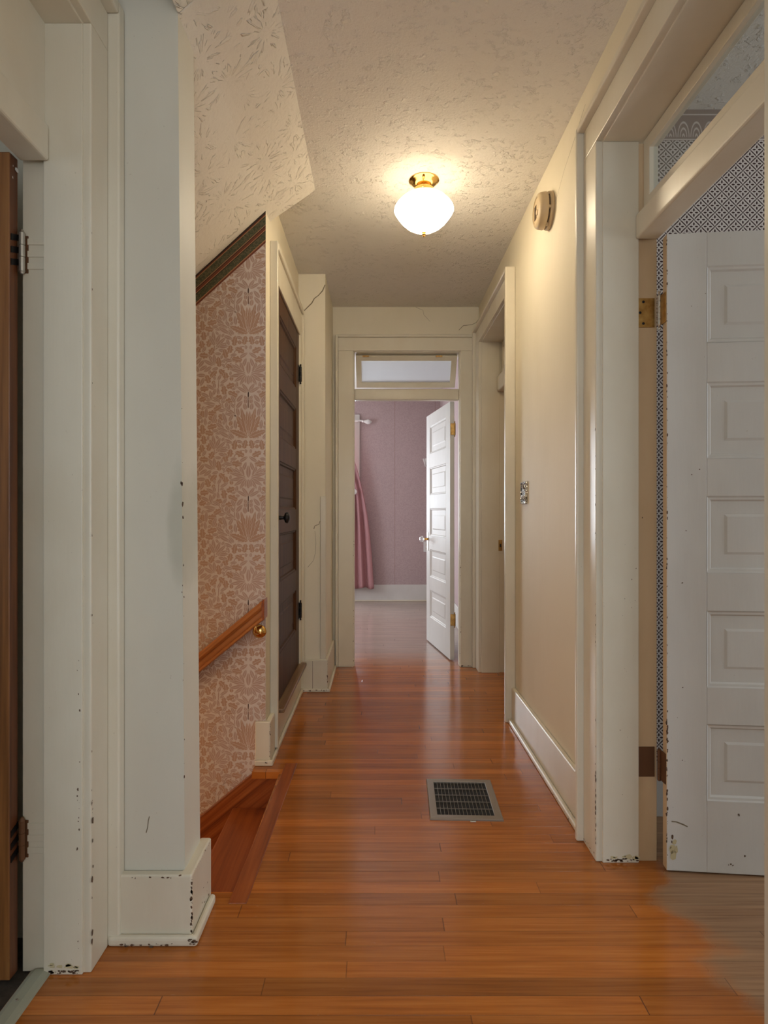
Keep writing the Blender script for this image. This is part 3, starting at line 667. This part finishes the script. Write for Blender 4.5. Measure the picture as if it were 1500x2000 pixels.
# ------------------------------------------------------------------ doors
def door(name, label, O, d, t, w, h, z0, mat, panel_mat=None, edge_mat=None, deep=1., chip=None):
    """five panel door; O = hinge corner on the seen face, d = direction to the latch, t = thickness direction"""
    d, t = Vector((*d, 0)).normalized(), Vector((*t, 0)).normalized(); O = Vector((*O, 0))
    W = lambda x, y, z: O + d * x + t * y + Vector((0, 0, z0 + z))
    T = .035; r = empty(name, (O.x, O.y, z0)); tag(r, label, 'door', ST)
    k = h / 2.071; rails = [.232, .120, .124, .122, .128, .11]; ph = .247
    zz, z = [], 0
    for i, rr in enumerate(rails):
        zz.append((z * k, (z + rr) * k)); z += rr + ph
    sw = .125 * min(1, w / .78)
    bm = NB(); box(bm, 0, sw, 0, T, 0, h, 0, W)
    if edge_mat:
        bm.faces.ensure_lookup_table()
        for f in bm.faces:
            if f.normal.length < .5: f.normal_update()
            if abs(f.normal.dot(d)) > .9: f.material_index = 2
    if chip: chip(bm, W)
    obj('hinge_stile', bm, [mat, 'chip', edge_mat or mat, 'yellow', 'crack'], r, .0022)
    bm = NB(); box(bm, w - sw, w, 0, T, 0, h, 0, W); obj('latch_stile', bm, mat, r, .0022)
    for a, b in zz:
        bm = NB(); box(bm, sw, w - sw, 0.0003, T - .0003, a, b, 0, W)
        if chip and a == 0: chip(bm, W, True)
        obj('rail', bm, [mat, 'chip'], r, .0012)
    for (a0, a1), (b0, b1) in zip(zz, zz[1:]):
        bm = NB(); x0, x1, p0, p1 = sw, w - sw, a1, b0
        for sd in (0, 1):
            rings = []
            for ins, dep in ((0, .0), (.004, .0035), (.011, .0045), (.016, .011), (.058, .0115), (.066, .008)):
                y = dep * deep if sd == 0 else T - dep * deep
                rings.append([bm.verts.new(W(x, y, zq)) for x, zq in ((x0 + ins, p0 + ins), (x1 - ins, p0 + ins), (x1 - ins, p1 - ins), (x0 + ins, p1 - ins))])
            for A, B in zip(rings, rings[1:]):
                for i in range(4): bm.faces.new((A[i], A[(i + 1) % 4], B[(i + 1) % 4], B[i]))
            bm.faces.new(rings[-1])
        obj('panel', bm, panel_mat or mat, r, normals=False)
    return r, W
def hinge(parent, P, mats, hh=.095, r=.0065, ball=True, leaf=None, leaf2=None, n=5):
    bm = NB(); P = Vector(P); up = (0, 0, 1); z0 = P - Vector((0, 0, hh / 2))
    pr = []
    for i in range(n):
        a, b = hh * i / n, hh * (i + 1) / n; pr += [(r * .82, a), (r, a + .001), (r, b - .001), (r * .82, b)]
    e = .016 if ball else .004
    pr = [(0, -e), (r * .55, -e + .001), (r * .75, -e * .6), (r * .4, -e * .3), (r * .8, -.001)] + pr + [(r * .4, hh + e * .3), (r * .75, hh + e * .6), (r * .55, hh + e - .001), (0, hh + e)]
    lathe(bm, pr, z0, up, 14, 0, False)
    o = obj('hinge', bm, mats[0], parent, smooth=30)
    for L in (leaf, leaf2):
        if L is None: continue
        bm = NB(); q, W_ = L; box(bm, *q, 0, W_) if W_ else box(bm, *q)
        lf = obj('hinge_leaf', bm, mats[1], o, .0006)
    return o
def screws(parent, pts, nrm, r=.0045, mat='iron'):
    for p in pts:
        bm = NB(); lathe(bm, [(r, -.0005), (r, .0008), (r * .7, .0016), (0, .002)], p, nrm, 12); obj('screw', bm, mat, parent, smooth=30)

# white door of the papered room
a5 = math.radians(5.5)
def chip_r1(bm, W, rail=False):
    n = (-math.sin(a5), -math.cos(a5), 0)
    if rail:
        for x, z, s in ((.19, .03, .004), (.196, .031, .005), (.203, .028, .003), (.24, .06, .004), (.31, .045, .003), (.17, .15, .003), (.22, .19, .0035), (.3, .1, .003)): chips(bm, W(x, 0, z), W(x + .003, 0, z), n, 2, s, 1, .002, 1.)
        return
    chips(bm, W(.001, 0, .02), W(.001, 0, .5), n, 36, .0042, 1, .002, 2.4); chips(bm, W(.001, 0, .5), W(.001, 0, 2.05), n, 45, .003, 1, .0015, 2.6)
    chips(bm, W(.02, 0, .05), W(.03, 0, .11), n, 5, .014, 3, .006, 1.6); chips(bm, W(.012, 0, .06), W(.016, 0, .11), n, 4, .006, 1, .002, 2)
    chips(bm, W(.02, 0, .1), W(.11, 0, 1.9), n, 16, .003, 1, .03, 1.); ribbon(bm, [W(.015, 0, .160), W(.03, 0, .159), W(.05, 0, .152), W(.065, 0, .145)], n, .004, 4)
rd, Wd = door('door_1', 'chipped white five panel door standing open beside trellis wallpaper', (.932, 1.990), (math.cos(a5), -math.sin(a5)), (math.sin(a5), math.cos(a5)), .86, 2.062, .006, 'door_white', edge_mat='trim_tan', chip=chip_r1)
hz = 1.833
h_ = hinge(rd, (.9265, 2.030, hz), ('steel', 'oldbrass'), .098, leaf=((.868, .922, 2.0535, 2.0565, hz - .049, hz + .049), None), leaf2=((.9295, .9318, 1.994, 2.028, hz - .049, hz + .049), None))
screws(h_, [(.884, 2.0533, hz + .036), (.873, 2.0533, hz), (.884, 2.0533, hz - .036)], (0, -1, 0))
hz = .332
hinge(rd, (.9265, 2.030, hz), ('rust', 'rust'), .10, ball=False, leaf=((.868, .922, 2.0535, 2.0565, hz - .05, hz + .05), None), leaf2=((.9295, .9318, 1.994, 2.028, hz - .05, hz + .05), None))
# knob on the far (unseen from here) latch side
bm = NB(); lathe(bm, [(.012, 0), (.009, .03), (.022, .04), (.027, .052), (.02, .064), (0, .068)], Wd(.80, 0, .92), (-math.sin(a5), -math.cos(a5), 0), 20); obj('knob', bm, 'oldbrass', rd, smooth=40)

# brown door, open into the room on the other side
rb, Wb = door('door_2', 'brown wood door swung open with painted strap hinges on its edge', (-.913, 1.519), (-1, 0), (0, 1), .80, 2.05, .008, 'brown', edge_mat='brown_edge')
for hz in (1.823, .34):
    P = Vector((-.901, 1.551, hz)); bm = NB()
    lathe(bm, [(0, -.006), (.004, -.005), (.006, 0), (.0078, .001), (.0078, .036), (.006, .037), (.0078, .038), (.0078, .066), (.006, .067), (.0078, .068), (.0078, .098), (.006, .1), (.004, .106), (0, .108)], P - Vector((0, 0, .05)), (0, 0, 1), 12)
    h_ = obj('hinge', bm, 'rust' if hz < 1 else 'steel', rb, smooth=30)
    for k in (-1, 0, 1):
        bm = NB(); z = hz + k * .031
        prism(bm, [(1.523, z - .008 - .004), (1.553, z - .008 + .006), (1.553, z + .008 + .006), (1.523, z + .008 - .004)], 'x', -.9128, -.911); obj('strap', bm, 'iron', h_)
        bm = NB(); box(bm, -.892, -.850, 1.5585, 1.5615, z - .009, z + .007); obj('strap', bm, 'trim', h_, .001)
    bm = NB(); box(bm, -.902, -.890, 1.559, 1.568, hz - .05, hz + .045); obj('hinge_leaf', bm, 'rust', h_, .001)
bm = NB(); chips(bm, (-.9119, 1.53, 2.03), (-.9119, 1.53, 2.0), (1, 0, 0), 3, .012, 0, .006, 2); chips(bm, (-.9119, 1.545, 2.03), (-.9119, 1.55, 2.03), (1, 0, 0), 2, .007, 0, .004, 1.5); obj('paint_splash', bm, 'door_white', rb, normals=False)

# dark closet door
rc, Wc = door('door_3', 'dark stained five panel closet door raised above a sill', (-.506, 3.886), (0, -1), (-1, 0), .868, 2.078, .208, 'closet', deep=1.35)
for hz in (2.04, .545):
    h_ = hinge(rc, (-.496, 3.892, hz), ('iron', 'iron'), .095, .008, leaf=((-.5065, -.503, 3.845, 3.885, hz - .05, hz + .05), None), leaf2=((-.503, -.494, 3.892, 3.900, hz - .047, hz + .047), None), n=3)
bm = NB(); kx, ky, kz = -.506, 3.068, 1.138
lathe(bm, [(.024, 0), (.024, .004), (.011, .009), (.008, .030), (.012, .034), (.024, .038), (.0285, .046), (.026, .055), (.015, .061), (0, .063)], (kx, ky, kz), (1, 0, 0), 24); kn = obj('knob', bm, 'iron', rc, smooth=40)
bm = NB(); box(bm, kx, kx + .003, ky - .024, ky + .024, kz - .09, kz + .045); obj('escutcheon', bm, 'iron', rc, .002)

# white bedroom door
bd = Vector((-.1245, .774)).normalized(); bt = (bd.y, -bd.x)
rw, Ww = door('door_4', 'white five panel door with glass knob opening into pink bedroom', (.557, 4.806), bd, bt, .784, 2.022, .010, 'door_white')
for hz in (1.815, .323):
    hinge(rw, (.593, 4.800, hz), ('oldbrass', 'oldbrass'), .09, leaf=((.560, .590, 4.8035, 4.8065, hz - .045, hz + .045), None))
kp = Ww(.72, 0, .914); nb = Vector((-bt[0], -bt[1], 0))
bm = NB(); W2 = lambda x, y, z: Ww(x, y, z); box(bm, .70, .74, -.004, 0, .81, .975, 0, W2); obj('escutcheon', bm, 'steel', rw, .003)
bm = NB(); lathe(bm, [(.014, .003), (.010, .010), (.009, .034), (.014, .036), (.014, .04)], kp, nb, 16); kn = obj('knob_shank', bm, 'brass', rw, smooth=30)
bm = NB(); lathe(bm, [(.014, .04), (.024, .046), (.030, .056), (.028, .066), (.018, .076), (.008, .078), (0, .078)], kp, nb, 12); obj('knob', bm, 'crystal', kn)

# strike plate of the second side doorway
bm = NB(); box(bm, .868, .895, 4.4555, 4.4590, .885, .965); s_ = obj('strike_plate', bm, 'oldbrass', bpy.data.objects['trim_5'], .001)
bm = NB(); box(bm, .876, .888, 4.4545, 4.4556, .912, .935); obj('latch_hole', bm, 'dark', s_)

# ------------------------------------------------------------------ transom sashes
def sash(name, label, W, w, h, rail, t, glassmat, loc, bot=None):
    r = tag(empty(name, loc), label, 'transom window', ST)
    bm = NB(); bot = bot or rail
    out = [(0, 0), (w, 0), (w, h), (0, h)]; inn = [(rail, bot), (w - rail, bot), (w - rail, h - rail), (rail, h - rail)]
    V = [[bm.verts.new(W(x, y, z)) for x, z in q] for y in (0, t) for q in (out, inn)]
    for i in range(4):
        j = (i + 1) % 4
        for f in ((V[0][i], V[0][j], V[1][j], V[1][i]), (V[2][i], V[2][j], V[3][j], V[3][i]), (V[0][i], V[0][j], V[2][j], V[2][i]), (V[1][i], V[1][j], V[3][j], V[3][i])): bm.faces.new(f)
    obj('sash_frame', bm, 'trim', r, .002)
    bm = NB(); box(bm, rail - .004, w - rail + .004, t * .45, t * .55, bot - .004, h - rail + .004, 0, W); obj('pane', bm, glassmat, r)
    return r
tl = math.radians(35)
Wt = lambda x, y, z: Vector((FX[0] + .008 + x, 4.700 + math.sin(tl) * (.262 - z) + math.cos(tl) * y, 2.362 - math.cos(tl) * (.262 - z) + math.sin(tl) * y))
rs = sash('window_1', 'tilted frosted glass transom above the end doorway', Wt, FX[1] - FX[0] - .016, .262, .042, .03, 'frost', (.21, 4.70, 2.15))
for x in (-.10, .46):
    bm = NB(); box(bm, x - .025, x + .025, 4.688, 4.702, 2.352, 2.362); obj('hinge', bm, 'oldbrass', rs, .002)
Wt1 = lambda x, y, z: Vector((.878 + y, R1[0] + .004 + x, 2.158 + z))
sash('window_2', 'clear glass transom above the doorway of the papered room', Wt1, R1[1] - R1[0] - .010, .238, .042, .03, 'glass', (.89, 1.6, 2.158))
Wt2 = lambda x, y, z: Vector((.890 + y, R2[0] + .004 + x, 2.153 + z))
sash('window_3', 'glass transom of the second side doorway near the hall end', Wt2, R2[1] - R2[0] - .008, .243, .042, .03, 'glass', (.9, 4.0, 2.153))

# ------------------------------------------------------------------ stairs
rs = tag(empty('staircase', (-.9, 2.3, -.6)), 'varnished red brown stairs going down beside papered wall', 'stairs')
for k in range(8):
    z = -.19 * (k + 1); x = -.425 - .24 * k
    bm = NB(); box(bm, x - .247, x, 1.84, 2.822, z - .028, z); obj('tread', bm, 'stair', rs, .008, seg=3)
    bm = NB(); box(bm, x - .225, x - .205, 1.84, 2.822, z - .19, z - .028); obj('riser', bm, 'stair', rs)
bm = NB(); box(bm, -.455, -.43, 1.86, 2.80, -.19, -.03); obj('riser', bm, 'stair', rs)
sk = lambda x: -.031 + (x + .575) * .82
bm = NB(); prism(bm, [(-.445, -.03), (-.574, -.03), (-2.5, sk(-2.5)), (-2.5, sk(-2.5) - .36), (-.445, -.36)], 'y', 2.822, 2.848); obj('skirt_board', bm, 'skirt', rs, .003)
bm = NB(); prism(bm, [(-.445, -.03), (-.574, -.03), (-2.5, sk(-2.5)), (-2.5, sk(-2.5) - .36), (-.445, -.36)], 'y', 1.836, 1.862); obj('skirt_board', bm, 'skirt', rs, .003)
# floor nosing along the opening
bm = NB(); prism(bm, [(-.449, 1.83), (-.394, 1.83), (-.378, 2.852), (-.432, 2.852)], 'z', -.026, .0025)
tag(obj('trim_8', bm, 'stair', bevel=.002), 'worn reddish floor edging board along the top of the stairs', 'floor edging', ST)

# handrail
rh = tag(empty('handrail', (-.9, 2.79, .3)), 'moulded honey oak handrail sloping down the leaf patterned wall', 'handrail')
def rail_part(name, prof, x0, x1, mat='rail', bev=.003):
    """prof in (y, height above the under edge line)"""
    bm = NB(); zl = lambda x: .681 + (x + .519) * .82
    A = [bm.verts.new((x0, y, zl(x0) + h)) for y, h in prof]; B = [bm.verts.new((x1, y, zl(x1) + h)) for y, h in prof]; n = len(prof)
    bm.faces.new(A); bm.faces.new(B[::-1])
    for i in range(n): bm.faces.new((A[i], A[(i + 1) % n], B[(i + 1) % n], B[i]))
    return obj(name, bm, mat, rh, bev)
rail_part('rail', [(2.776, .006), (2.780, .018), (2.792, .022), (2.792, .050), (2.780, .055), (2.772, .066), (2.774, .084), (2.784, .092), (2.812, .092), (2.818, .08), (2.818, .012), (2.808, 0), (2.784, 0)], -2.1, -.530, bev=.002)
rail_part('rail_return', [(2.772, .0), (2.772, .092), (2.85, .092), (2.85, .0)], -.530, -.517, 'stair', .002)
for k, bx in enumerate((-.553, -1.5)):
    bz = .614 + (bx + .553) * .82
    bm = NB(); lathe(bm, [(.031, 0), (.032, .004), (.029, .010), (.020, .016), (.012, .020), (.0, .021)], (bx, 2.85, bz), (0, -1, 0), 28); b_ = obj('bracket', bm, 'brass', rh, smooth=50)
    bm = NB(); tube(bm, [(bx - .002, 2.834, bz), (bx - .004, 2.812, bz - .002), (bx - .008, 2.800, bz + .008), (bx - .010, 2.797, bz + .026), (bx - .010, 2.797, bz + .045)], [.008, .008, .0078, .0075, .0075], 12); obj('arm', bm, 'brass', b_, smooth='all')

# ------------------------------------------------------------------ things in the hall
# ceiling light
LX, LY = .211, 2.877
rl = tag(empty('ceiling_light', (LX, LY, CZ)), 'lit frosted glass bowl light with brass mount on the ceiling', 'ceiling light')
dn = (0, 0, -1); o = (LX, LY, CZ)
bm = NB(); lathe(bm, [(.070, 0), (.071, .004), (.066, .008), (.062, .010), (.055, .019), (.042, .027), (.030, .031), (.028, .034), (0, .034)], o, dn, 48); cp = obj('canopy', bm, 'brass', rl, smooth=50)
bm = NB(); lathe(bm, [(.028, .033), (.040, .036), (.045, .040), (.0455, .062), (.047, .064), (.047, .070), (.043, .071), (0, .071)], o, dn, 40); cl = obj('shade_holder', bm, 'brass', rl, smooth=40)
for a in (-100, 20, 140):
    c, s = math.cos(math.radians(a)), math.sin(math.radians(a)); bm = NB()
    lathe(bm, [(.003, 0), (.003, .006), (.006, .007), (.0065, .012), (.004, .015), (0, .015)], (LX + c * .045, LY + s * .045, CZ - .055), (c, s, 0), 12); obj('thumb_screw', bm, 'brass', cl, smooth=40)
bm = NB(); lathe(bm, [(.0, .006), (.007, .007), (.007, .012), (.0, .013)], (LX - .006, LY - .058, CZ - .012), (0, -.5, -.87), 12); obj('screw', bm, 'oldbrass', cp, smooth=40)
prof = [(.042, .066), (.060, .069), (.085, .078), (.108, .094), (.126, .113), (.1365, .130), (.139, .142), (.134, .152), (.122, .170), (.105, .192), (.082, .213), (.055, .229), (.028, .238), (.008, .241)]
bm = NB(); lathe(bm, prof, o, dn, 64, 0, False); obj('glass_shade', bm, 'lamp', rl, smooth='all')
bm = NB(); lathe(bm, [(.005, .238), (.010, .241), (.010, .245), (.005, .247), (.0095, .251), (.0095, .256), (.005, .259), (.006, .262), (.003, .266), (0, .267)], o, dn, 20); obj('finial', bm, 'brass', rl, smooth=40)

# smoke alarm
sy, sz = 2.715, 2.497
rk = tag(empty('smoke_detector', (XR, sy, sz)), 'yellowed round smoke alarm high on the cream wall', 'smoke detector')
nx = (-1, 0, 0); o = (XR, sy, sz)
bm = NB(); lathe(bm, [(.078, 0), (.080, .003), (.080, .012), (.076, .017), (.066, .018), (0, .018)], o, nx, 48); obj('base', bm, 'plastic', rk, smooth=40)
bm = NB(); lathe(bm, [(.066, .018), (.066, .026), (0, .026)], o, nx, 40); obj('vent_slot', bm, 'plastic_dark', rk, smooth=40)
bm = NB(); lathe(bm, [(.060, .024), (.076, .025), (.078, .029), (.075, .050), (.070, .058), (.062, .063), (.056, .064), (.054, .060), (0, .060)], o, nx, 48); bd_ = obj('cover', bm, 'plastic', rk, smooth=35)
for k in range(6):
    a = math.radians(60 * k + 12); bm = NB(); c, s = math.cos(a), math.sin(a)
    box(bm, XR - .026, XR - .017, sy + c * .072 - .006, sy + c * .072 + .006, sz + s * .072 - .006, sz + s * .072 + .006); obj('spacer', bm, 'plastic', rk, .001)
bm = NB(); lathe(bm, [(.012, .059), (.012, .0625), (.010, .064), (0, .064)], (XR, sy - .012, sz - .012), nx, 20); obj('test_button', bm, 'plastic', bd_, smooth=40)
bm = NB()
for k in range(5): box(bm, XR - .0615, XR - .0595, sy + .004 + k * .007, sy + .007 + k * .007, sz - .03, sz + .03)
obj('sounder_slots', bm, 'plastic_dark', bd_)

# ornate switch plate
y0, y1, z0, z1 = 3.126, 3.240, 1.208, 1.325; x = XR
rp = tag(empty('switch_plate', (XR, (y0 + y1) / 2, (z0 + z1) / 2)), 'ornate embossed pewter switch plate on the cream wall', 'light switch')
bm = NB(); box(bm, x - .006, x, y0, y1, z0, z1); obj('plate', bm, 'silver', rp, .003)
bm = NB()
q = [(x - .0085, y0 + .005, z0 + .005), (x - .0085, y1 - .005, z0 + .005), (x - .0085, y1 - .005, z1 - .005), (x - .0085, y0 + .005, z1 - .005), (x - .0085, y0 + .005, z0 + .005)]
tube(bm, q, .0032, 8); obj('rim', bm, 'silver', rp, smooth=40)
ym = (y0 + y1) / 2; zm = (z0 + z1) / 2
for cy, cz, rr in ((y0 + .035, zm - .027, .017), (y1 - .035, zm - .027, .017), (ym, zm + .028, .022)):
    bm = NB(); tube(bm, [(x - .0075, cy + math.cos(a * math.pi / 12) * rr * (1 - a / 60), cz + math.sin(a * math.pi / 12) * rr * (1 - a / 60)) for a in range(30)], .003, 8); obj('scroll', bm, 'silver', rp, smooth='all')
for cy in (y0 + .035, y1 - .035):
    bm = NB(); box(bm, x - .0075, x - .005, cy - .006, cy + .006, zm + .0 - .040, zm - .014); sl = obj('slot', bm, 'iron', rp)
    bm = NB(); box(bm, x - .017, x - .006, cy - .004, cy + .004, zm - .026, zm - .017); obj('toggle', bm, 'white_plastic', sl, .002)

# floor register
ct = Vector((.3385, 2.4945)); tt = math.radians(2.04); ex = Vector((math.cos(tt), -math.sin(tt))); ey = Vector((math.sin(tt), math.cos(tt)))
def Wg(u, v, z): p = ct + ex * u + ey * v; return Vector((p.x, p.y, z))
rg = tag(empty('floor_register', (ct.x, ct.y, 0)), 'metal heating register with dark slotted grille in the floor', 'floor vent')
hw, hl, fw = .139, .1735, .030
bm = NB()
out = [(-hw, -hl), (hw, -hl), (hw, hl), (-hw, hl)]; inn = [(-hw + fw, -hl + fw), (hw - fw, -hl + fw), (hw - fw, hl - fw), (-hw + fw, hl - fw)]
lv = [(out, 0, 0), (out, .004, 0), ([(a * .975, b * .98) for a, b in out], .0085, 0), (inn, .0075, 0), (inn, .0005, 0)]
V = [[bm.verts.new(Wg(a, b, z)) for a, b in q] for q, z, _ in lv]
for A, B in zip(V, V[1:]):
    for i in range(4): bm.faces.new((A[i], A[(i + 1) % 4], B[(i + 1) % 4], B[i]))
obj('frame', bm, 'register', rg, .001)
bm = NB(); box(bm, -hw + fw - .002, hw - fw + .002, -hl + fw - .002, hl - fw + .002, 0, .0012, 0, Wg); obj('duct_shade', bm, 'dark', rg)  # black sheet painted as duct shade; the floor below is solid
iw, il = hw - fw, hl - fw
for k in range(1, 15):
    u = -iw + 2 * iw * k / 15; bm = NB(); box(bm, u - .0007, u + .0007, -il, il, .001, .0062, 0, Wg); obj('bar', bm, 'register', rg)
for k in range(1, 5):
    v = -il + 2 * il * k / 5; bm = NB(); box(bm, -iw, iw, v - .0009, v + .0009, .001, .0052, 0, Wg); obj('crossbar', bm, 'register', rg)
bm = NB(); box(bm, .012, .034, -hl - .010, -hl - .001, 0, .003, 0, Wg); obj('damper_lever', bm, 'steel', rg, .001)

# threshold strip at the brown door
bm = NB(); prism(bm, [(-.885, -.004), (-.880, .006), (-.868, .011), (-.846, .011), (-.833, .006), (-.829, 0.)], 'y', L1[0], 1.556)
ts = tag(obj('threshold_strip', bm, 'threshold', bevel=.001), 'grey green metal threshold strip under the brown door', 'threshold')
screws(ts, [(-.857, y, .011) for y in (1.455, 1.2, .95)], (0, 0, 1), .004, 'steel')

# ------------------------------------------------------------------ bedroom things
r = tag(empty('window_4', (-.85, 8.03, .75)), 'white cased bedroom window beside the pink curtain', 'window', ST)
bm = NB(); box(bm, -.36, -.25, 8.025, 8.05, .70, 2.44); obj('casing', bm, 'door_white', r, .004)
bm = NB(); box(bm, -1.46, -1.35, 8.025, 8.05, .70, 2.44); obj('casing', bm, 'door_white', r, .004)
bm = NB(); box(bm, -1.46, -.25, 8.022, 8.05, 2.33, 2.44); obj('head_casing', bm, 'door_white', r, .004)
bm = NB(); box(bm, -1.48, -.23, 7.99, 8.05, .70, .75); obj('sill', bm, 'door_white', r, .004)
bm = NB(); box(bm, -1.35, -.36, 8.10, 8.13, 1.52, 1.57); box(bm, -1.35, -1.31, 8.10, 8.13, .75, 2.33); box(bm, -.40, -.36, 8.10, 8.13, .75, 2.33); obj('sash_frame', bm, 'door_white', r, .002)
rr = tag(empty('curtain_rod', (-.8, 7.98, 2.36)), 'white curtain rod with teardrop finial above the pink curtain', 'curtain rod')
bm = NB(); tube(bm, [(-1.55, 7.99, 2.355), (-.22, 7.99, 2.355)], .011, 12); obj('rod', bm, 'white_plastic', rr, smooth=40)
for sx, x0 in ((1, -.22), (-1, -1.55)):
    bm = NB(); lathe(bm, [(.011, 0), (.018, .01), (.012, .02), (.022, .045), (.031, .075), (.028, .10), (.012, .125), (0, .13)], (x0, 7.99, 2.355 - .006), (sx, 0, -.12), 16); obj('finial', bm, 'white_plastic', rr, smooth=60)
for x0 in (-.285, -1.49):
    bm = NB(); box(bm, x0 - .012, x0 + .012, 7.985, 8.03, 2.345, 2.365); obj('bracket', bm, 'white_plastic', rr, .003)
rows = [(2.345, -1.0, -.40), (2.1, -.86, -.385), (1.9, -.66, -.335), (1.7, -.52, -.275), (1.55, -.44, -.235), (1.43, -.41, -.208), (1.3, -.42, -.180), (1.1, -.44, -.145), (.9, -.46, -.118), (.6, -.48, -.090), (.35, -.49, -.075), (.185, -.50, -.062)]
bm = NB(); N = 56; R = []
for i in range(len(rows) - 1):
    for k in range(4):
        s = k / 4; a, b = rows[i], rows[i + 1]; R.append([a[j] + (b[j] - a[j]) * s for j in range(3)])
R.append(list(rows[-1])); G = []
for z, xa, xb in R:
    line = []
    pinch = max(0, 1 - abs(z - 1.43) / .35)
    for j in range(N + 1):
        s = j / N
        y = 7.925 - (.034 - .014 * pinch) * math.sin(s * 2 * math.pi * 3.4 + .5 * math.sin(z * 2)) - .012 * math.sin(s * 31 + z) * (1 - pinch)
        line.append(bm.verts.new((xa + (xb - xa) * s, y, z - (.012 * math.sin(s * 2 * math.pi * 2.5) if z < .2 else 0))))
    G.append(line)
for A, B in zip(G, G[1:]):
    for j in range(N): bm.faces.new((A[j], A[j + 1], B[j + 1], B[j]))
cu = obj('curtain', bm, 'curtain', smooth='all')
sl = cu.modifiers.new('cloth_thickness', 'SOLIDIFY'); sl.thickness = .003
tag(cu, 'dusty rose curtain gathered to one side in the bedroom', 'curtain')
rt = tag(empty('curtain_holdback', (-.33, 7.93, 1.43)), 'white holdback holding the rose curtain at its gather', 'curtain holdback')
bm = NB(); lathe(bm, [(0, 0), (.024, .002), (.034, .012), (.036, .02), (.030, .026), (0, .03)], (-.315, 7.875, 1.425), (0, -1, 0), 24); obj('disc', bm, 'white_plastic', rt, smooth=40)
bm = NB(); tube(bm, [(-.315, 7.875, 1.425), (-.315, 8.025, 1.425)], .008, 10); obj('post', bm, 'white_plastic', rt, smooth=40)
rt = tag(empty('wall_hook', (.615, 8.0, 1.82)), 'white curved fitting on the pink wall beside the bedroom door edge', 'wall fitting')
bm = NB(); box(bm, .60, .64, 8.035, 8.05, 1.78, 1.87); obj('plate', bm, 'white_plastic', rt, .004)
bm = NB(); tube(bm, [(.62, 8.04, 1.78), (.61, 8.0, 1.765), (.60, 7.975, 1.79), (.585, 7.97, 1.84), (.575, 7.97, 1.86)], [.012, .012, .011, .010, .007], 12); obj('arm', bm, 'white_plastic', rt, smooth='all')
ro = tag(empty('wall_outlet', (.63, 8.05, .72)), 'white outlet plate low on the pink wall near the glass knob', 'outlet')
bm = NB(); box(bm, .585, .665, 8.043, 8.05, .645, .78); pl = obj('plate', bm, 'white_plastic', ro, .003)
for z in (.69, .735):
    bm = NB(); box(bm, .612, .640, 8.040, 8.0435, z - .014, z + .014); sc_ = obj('socket', bm, 'trim', ro, .002)
    bm = NB(); box(bm, .618, .621, 8.0395, 8.0402, z - .005, z + .006); box(bm, .631, .634, 8.0395, 8.0402, z - .005, z + .006); obj('slot', bm, 'dark', sc_)

# ------------------------------------------------------------------ light
def area(name, loc, rot, sx, sy, power, col):
    l = bpy.data.lights.new(name, 'AREA'); l.shape = 'RECTANGLE'; l.size = sx; l.size_y = sy; l.energy = power; l.color = col
    o = bpy.data.objects.new(name, l); COL.objects.link(o); o.location = loc; o.rotation_euler = [math.radians(a) for a in rot]; return o
DAY = (.86, .93, 1.)
area('daylight_hall_window', (0, -2.40, 1.475), (90, 0, 0), 1.2, 1.9, 16, (.80, .90, 1.))
area('daylight_bedroom_back_window', (-.855, 8.18, 1.54), (-90, 0, 0), .98, 1.55, 46, DAY)
area('daylight_bedroom_side_window', (-2.48, 6.0, 1.52), (0, -90, 0), 1.6, 1.38, 19, DAY)
area('daylight_papered_room_window', (4.18, .75, 1.55), (0, 90, 0), 1.65, 1.85, 20, DAY)
area('daylight_west_room_window', (-4.28, 0, 1.55), (0, -90, 0), 1.65, 1.75, 9, DAY)
l = bpy.data.lights.new('second_side_room_lamp', 'POINT'); l.energy = 6; l.color = (1., .72, .42); l.shadow_soft_size = .12
o = bpy.data.objects.new('second_side_room_lamp', l); COL.objects.link(o); o.location = (2.3, 3.5, 2.3)
l = bpy.data.lights.new('downstairs_lamp', 'POINT'); l.energy = 9; l.color = (1., .66, .38); l.shadow_soft_size = .15
o = bpy.data.objects.new('downstairs_lamp', l); COL.objects.link(o); o.location = (-2.0, 2.2, .1)

w = bpy.data.worlds.new('sky'); S.world = w; w.use_nodes = True
bg = w.node_tree.nodes['Background']; bg.inputs[0].default_value = (.75, .85, 1., 1); bg.inputs[1].default_value = 1.0

# ------------------------------------------------------------------ camera
cam = bpy.data.cameras.new('camera'); co = bpy.data.objects.new('camera', cam); COL.objects.link(co)
co.location = (0, 0, H); co.rotation_euler = (math.radians(90), 0, 0)
cam.sensor_width = 36; cam.sensor_fit = 'AUTO'; cam.lens = 36 * F / 2000; cam.shift_x = 10 / 2000; cam.clip_start = .02
S.camera = co
S.view_settings.view_transform = 'Standard'; S.view_settings.look = 'None'; S.view_settings.gamma = 1; S.view_settings.exposure = .80
S.view_settings.use_curve_mapping = False
